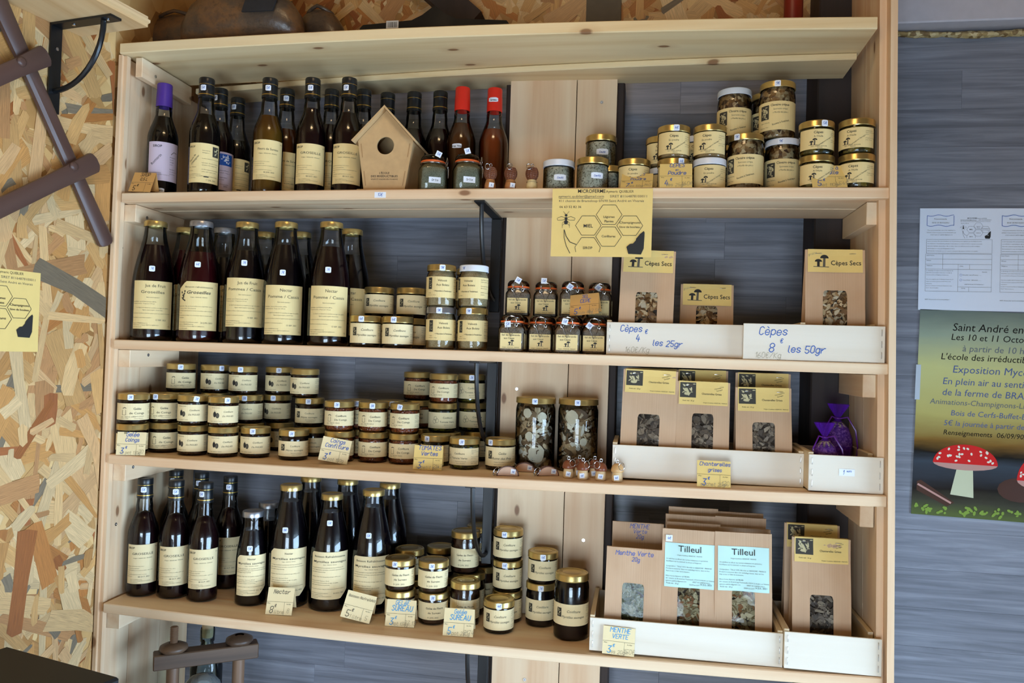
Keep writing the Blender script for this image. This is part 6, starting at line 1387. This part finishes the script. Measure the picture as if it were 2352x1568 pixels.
# ================================================================== ON TOP OF THE UNIT
def rust():
    t = NT('worn_clog_wood'); a = t.noise(t.coords((9, 9, 14), rnd=5), 1, 5, .65); b = t.noise(t.coords((120, 120, 120)), 1, 3)
    c = t.ramp(a, [(.3, lin((46, 40, 36))), (.48, lin((84, 66, 50))), (.6, lin((112, 78, 48))), (.75, lin((66, 56, 50)))]); t.base(t.mix(t.ramp(b, [(.3, (.35, .35, .35)), (.45, (0, 0, 0))]), c, lin((24, 20, 18)))); t.set(Roughness=.33); t.bump(b, .3, .002); return t.m
CLOG = rust(); LEATH = plain('black_leather', (34, 35, 38), .55, var=.2)
def clog(label, pxa, pxb, y, hgt, wid, flip, strap=False):
    za = max(zs('top', .2), zs('top', .4), zs('top', .6))+.0012; xa, xb = x_at(pxa, y, za+.04), x_at(pxb, y, za+.04); L = xb-xa; o = thing('wooden_clog', label, 'clog', (xa, y, za+.0006), 0, 'old worn wooden clogs on the top board')
    secs = [(0, .02, .10, .30), (.03, .30, .34, .36), (.12, .62, .66, .46), (.28, .85, .92, .55), (.45, .96, 1.0, .60), (.62, 1.0, .98, .62), (.78, .92, .86, .55), (.9, .72, .66, .42), (.97, .45, .42, .34), (1, .10, .12, .28)]
    rings = []
    for u, wf, hf, cz in secs:
        uu = 1-u if flip else u; base = .018*(1-min(1, u*5))+.006*max(0, (u-.9)*10)
        rings.append([Vector((uu*L, wid/2*wf*math.cos(t)*(1 if math.sin(t) > 0 else 1), base+hgt*hf*.5*(1+math.sin(t)*(1 if math.sin(t) > 0 else .98)))) for t in [2*PI*i/20 for i in range(20)]])
    if flip: rings = rings[::-1]
    zmin = min(p.z for r in rings for p in r); rings = [[p-Vector((0, 0, zmin)) for p in r] for r in rings]
    m = MB().loft(rings).build('clog_body', CLOG, o, 60)
    put('mouth_rim', MB().tube([(L*(.5+.22*math.cos(t))*1.0, wid*.26*math.sin(t), hgt*.985+.002-.012*abs(math.cos(t))) for t in [2*PI*i/24 for i in range(24)]], .004, 8, closed=True).mesh('mouth_rim', CLOG, 60), o)
    if strap: put('leather_strap', MB().loft([[Vector((L*(u+.02*math.sin(k*2.3)), -wid*.5*c-.004, hgt*z)) for k, (c, z) in enumerate(((.62, .98), (.99, .62), (1.02, .36)))]+[Vector((L*(u+.02*math.sin(k*2.3)), -wid*.5*c-.001, hgt*z)) for k, (c, z) in list(enumerate(((.62, .96), (.97, .62), (1.0, .36))))[::-1]] for u in (.62, .70, .78, .86)]).mesh('leather_strap', LEATH, 60), o)
clog('old dark clog at the left end of the top board, behind the wall shelf', 300, 520, .160, .120, .080, False); clog('large worn brown clog in front, with a torn black leather strap', 416, 700, .062, .135, .105, False, True); clog('old brown clog whose rounded toe points right beside the black dustpan', 672, 797, .130, .104, .07, False)
def dustpan():
    y = .03; za = zs('top', .8); xa, xb = x_at(822, y, za+.02), x_at(1168, y, za+.02); o = thing('dustpan', 'black plastic dustpan with a bar code label lying on the top board', 'dustpan', (xa, y, za+.0006)); L = xb-xa
    xs = [0, .02, .35, .42, .50, .58, .65, .98, 1]; hs = [.022, .028, .034, .044, .062, .044, .034, .026, .018]
    MB().loft([[Vector((u*L, 0, 0)), Vector((u*L, .10, 0)), Vector((u*L, .10, h*.9)), Vector((u*L, .012, h))] for u, h in zip(xs, hs)]).build('pan', BLACKP, o, 30)
    MB().tube([(L*.5, .09, .05), (L*.5, .13, .062), (L*.5, .20, .066)], .011, 10).build('handle', BLACKP, o, 40)
    P = []; q = R_(4); x = -.010
    while x < .010: w_ = q.choice((.0004, .0008, .0012)); rect(P, x, x+w_, -.004, .007, 1); x += w_+q.choice((.0005, .0009))
    T(P, '3 560 238', 0, -.008, .0034, 1); put('bar_code_label', flat_sheet('bar_code', plain('grey_label', (186, 180, 170), .6), .026, .020, P), o, (L*.235, -.0008, .009))
dustpan()
a = on_y(1822, 36, .17); bo = thing('red_bottle', 'red plastic bottle at the right end of the top board', 'bottle', (a.x, .17, zs('top', a.x)+.0006)); zb = .0
put('body', MB().lathe([(0, 0), (.017, 0), (.019, .004), (.019, .15), (.015, .17), (.009, .18), (0, .18)], 24).mesh('body', plain('red_plastic', (120, 26, 8), .4), 50), bo); put('cap', MB().lathe([(.0, .1805), (.011, .1805), (.011, .20), (0, .20)], 20).mesh('cap', plain('dark_cap', (40, 30, 26), .4), 40), bo)
# ================================================================== WALL SHELF AND PEG RACK ON THE STRAND BOARD
zu = ZC+.618; p = on_z(345, 62, zu); sfar = (p-WP).dot(WD); out = (p-WP).dot(WN)
ws = thing('wall_shelf', 'short pine wall shelf on a black bracket at the upper left', 'shelf', (0, 0, 0))
Wp = lambda s, n, z: Vector((WP.x, WP.y, 0))+WD*s+WN*n+Vector((0, 0, z))
zsh = Vector((0, 0, 1))
mbw = MB(); rg = []
for s_ in (sfar, sfar+.2, sfar+.6): rg.append([Wp(s_, .003, zu), Wp(s_, out-.006, zu), Wp(s_, out-.006, zu+.006), Wp(s_, out, zu+.008), Wp(s_, out, zu+.013), Wp(s_, out-.006, zu+.015), Wp(s_, out-.006, zu+.021), Wp(s_, .003, zu+.021)])
mbw.loft(rg).build('board', pine('pine_wall_shelf', 1, (228, 196, 148), (206, 164, 112)), ws)
pb = on_w(128, 60, .003); sb = (pb-WP).dot(WD); zbm = on_w(128, 262, .003).z
def wbox(s0, s1, n0, n1, z0, z1): return MB().add([Wp(s, n, z) for z in (z0, z1) for n in (n0, n1) for s in (s0, s1)], [(0, 2, 3, 1), (4, 5, 7, 6), (0, 1, 5, 4), (2, 6, 7, 3), (0, 4, 6, 2), (1, 3, 7, 5)])
hb_ = .0125; br = wbox(sb-hb_, sb+hb_, .003, .0065, zbm, zu-.0005)
br.add([Wp(sb-hb_, n, z) for n, z in ((.003, zu-.005), (.155, zu-.005), (.155, zu-.0005), (.003, zu-.0005))]+[Wp(sb+hb_, n, z) for n, z in ((.003, zu-.005), (.155, zu-.005), (.155, zu-.0005), (.003, zu-.0005))], [(0, 1, 2, 3), (7, 6, 5, 4), (0, 4, 5, 1), (1, 5, 6, 2), (3, 2, 6, 7), (0, 3, 7, 4)])
bko = br.build('bracket', BLACKM, ws); hh = (zu-zbm)*.72
MB().tube([Wp(sb, .007+.118*math.sin(t), zu-.006-hh*(1-0)*(math.cos(t))) for t in [PI/2*i/12 for i in range(13)]][::-1], .0052, 8).build('bracket_rod', BLACKM, bko, 40)
for px, py in ((131, 113), (122, 252)): o_ = put('screw', scr, bko, on_w(px, py, .0066)); o_.rotation_mode = 'QUATERNION'; o_.rotation_quaternion = WN.to_track_quat('Z', 'Y')
for n_ in (.05, .135): o_ = put('screw', scr, bko, Wp(sb, n_, zu-.0052)); o_.rotation_euler[0] = PI
rk = thing('peg_rack', 'brown painted folding peg rack on the strand board wall', 'coat rack', (0, 0, 0))
def bar(a, b, off, w, t, parent_name='lath', ext=(0, 0)):
    A, Bq = on_w(*a, off), on_w(*b, off); d = (Bq-A).normalized(); A = A-d*ext[0]; Bq = Bq+d*ext[1]; sd = d.cross(WN).normalized(); L = (Bq-A).length; rings = []
    for u in (0, .004, .015, .3, .5, .7, 1-.015, 1-.004, 1):
        e = u if u <= .5 else 1-u; k = .55 if e == 0 else (.85 if e < .005 else 1.0); k2 = 1 if e < .2 else .82
        c = A+d*(L*u); rings.append([c+sd*(w/2*k*k2*x)+WN*(t*y) for x, y in ((-1, .25), (-.7, 0), (.7, 0), (1, .25), (1, .75), (.62, 1), (-.62, 1), (-1, .75))])
    return MB().loft(rings).build(parent_name, BROWNP, rk, 35)
bar((-40, -60), (238, 562), .004, .036, .016); bar((-160, 240), (98, 128), .021, .038, .016); bar((-180, 560), (212, 372), .021, .040, .016)
for px, py in ((50, 142), (170, 382)):
    c = on_w(px, py, .037); o_ = put('pivot_knob', cached('knob', lambda: MB().lathe([(0, .004), (.005, .0038), (.0085, .002), (.009, 0), (.006, -.001), (.0, -.001)], 18).mesh('pivot_knob', BROWNP, 60)), rk, c); o_.rotation_mode = 'QUATERNION'; o_.rotation_quaternion = WN.to_track_quat('Z', 'Y')
# ================================================================== BELOW THE FOURTH SHELF
def milky():
    t = NT('cloudy_glass'); t.t.nodes.remove(t.b); a = t.n('ShaderNodeBsdfTransparent'); a.inputs[0].default_value = (.88, .93, .92, 1); d = t.n('ShaderNodeBsdfDiffuse'); d.inputs[0].default_value = (.7, .76, .76, 1); g = t.n('ShaderNodeBsdfGlossy'); g.inputs['Roughness'].default_value = .06
    m = t.n('ShaderNodeMixShader', i_0=.22); m2 = t.n('ShaderNodeMixShader'); f = t.n('ShaderNodeFresnel', i_IOR=1.5); t.l(a.outputs[0], m.inputs[1]); t.l(d.outputs[0], m.inputs[2]); t.l(f.outputs[0], m2.inputs[0]); t.l(m.outputs[0], m2.inputs[1]); t.l(g.outputs[0], m2.inputs[2]); t.l(m2.outputs[0], t.out.inputs[0]); return t.m
MILKG = milky()
zp = ZC-.655; A = on_z(358, 1500, zp); Bq = on_z(587, 1472, zp); A.y = max(A.y, .035); d = (Bq-A); L = d.length; zbase = zs('s5', .2)+.0005
pr = thing('wooden_press', 'old dark wooden screw press standing under the fourth shelf', 'press', (A.x, A.y, zbase), math.atan2(d.y, d.x)); H = zp-zbase
MB().box(-.005, L+.005, -.018, .018, H-.032, H, .002).build('beam', PRESS, pr); [MB().box(L*u-.0135, L*u+.0135, -.0135, .0135, 0, .026, .002).build('foot', PRESS, pr) for u in (.17, .83)]
for u in (.17, .83):
    MB().lathe([(0, .026), (.013, .026), (.013, H-.033), (0, H-.033)], 18, o=(L*u, 0, 0)).build('screw_post', PRESSZ, pr, 50)
    th = [(.0, H+.0), (.0075, H+.0)]
    for i in range(14 if u < .5 else 4): th += [(.0085, H+.004+i*.0036), (.0068, H+.0058+i*.0036)]
    MB().lathe(th+[(0, th[-1][1]+.001)], 16, o=(L*u, 0, 0)).build('screw_thread', PRESSZ, pr)
    MB().lathe([(.0086, H+.0005), (.024, H+.0005), (.0295, H+.006), (.028, H+.012), (.018, H+.017), (.0096, H+.019)], 24, o=(L*u, 0, 0)).build('wing_nut', PRESS, pr, 60)
def low_bottle(name, label, px, y, prof, mat, extra=None):
    x = x_at(px, y, zbase+prof[-1][1]*.8); o = thing(name, label, 'bottle' if 'bottle' in name else 'glass', (x, y, zbase)); put('glass_body', MB().lathe(prof, 30).mesh('glass_body', mat, 60), o)
    if extra: put('cork', MB().lathe(extra, 18).mesh('cork', plain('cork', (206, 186, 150), .8, var=.1), 40), o)
low_bottle('corked_bottle', 'clear glass bottle with a pale cork behind the press beam', 476, .22, [(0, .003), (.03, .003), (.034, 0), (.036, .006), (.036, .11), (.030, .135), (.015, .16), (.0135, .168), (.0165, .170), (.0165, .196), (.015, .20)], GREENG, [(0, .178), (.012, .178), (.0135, .222), (0, .222)])
x_ = x_at(474, A.y+.075, ZC-.72); go = thing('glass_bell', 'ribbed clear glass bell under the press beam', 'glass', (x_, A.y+.06, zbase))
put('glass_dome', MB().lathe([(.042, .0), (.044, .01), (.044, .08), (.042, .105), (.036, .125), (.024, .139), (.010, .145), (0, .146)], 36, wob=lambda i, j: .03*math.sin(j*PI/1.5) if 0 < i < 6 else 0).mesh('glass_dome', MILKG, 60), go)
for px, lab in ((350, 'turned wooden knob below the press at its left'), (590, 'turned light wooden knob below the press at its right')):
    x_ = x_at(px, .03, ZC-.72); ko = thing('turned_finial', lab, 'finial', (x_, .035, zbase)); put('knob_head', MB().lathe([(0, .128), (.013, .128), (.0155, .124), (.0155, .104), (.012, .100), (.0, .100)], 20).mesh('knob_head', PRESSZ, 50), ko); put('knob_stem', MB().lathe([(0, 0), (.011, 0), (.010, .1), (0, .1)], 16).mesh('knob_stem', PRESSZ, 50), ko)
# black case at the lower left, nearer than the shelves
zk = ZC-.52; A = on_z(268, 1553, zk); Bq = on_z(20, 1485, zk); dx = (Bq-A).normalized(); nd = Vector((dx.y, -dx.x, 0))
if nd.y > 0: nd = -nd
Lk = (Bq-A).length; bc = thing('black_cabinet', 'black cabinet top in the lower left corner, nearer than the shelves', 'cabinet', (A.x, A.y, 0), math.atan2(dx.y, dx.x)); sgn = 1 if Vector((-math.sin(math.atan2(dx.y, dx.x)), math.cos(math.atan2(dx.y, dx.x)), 0)).dot(nd) > 0 else -1
MB().box(-.0, Lk, *sorted((sgn*.004, sgn*.36)), 0, zk-.016, .003).build('body', BLACKP, bc); MB().box(-.006, Lk+.006, *sorted((-sgn*.002, sgn*.37)), zk-.0155, zk, .004).build('top', plain('black_top', (8, 9, 14), .6), bc)
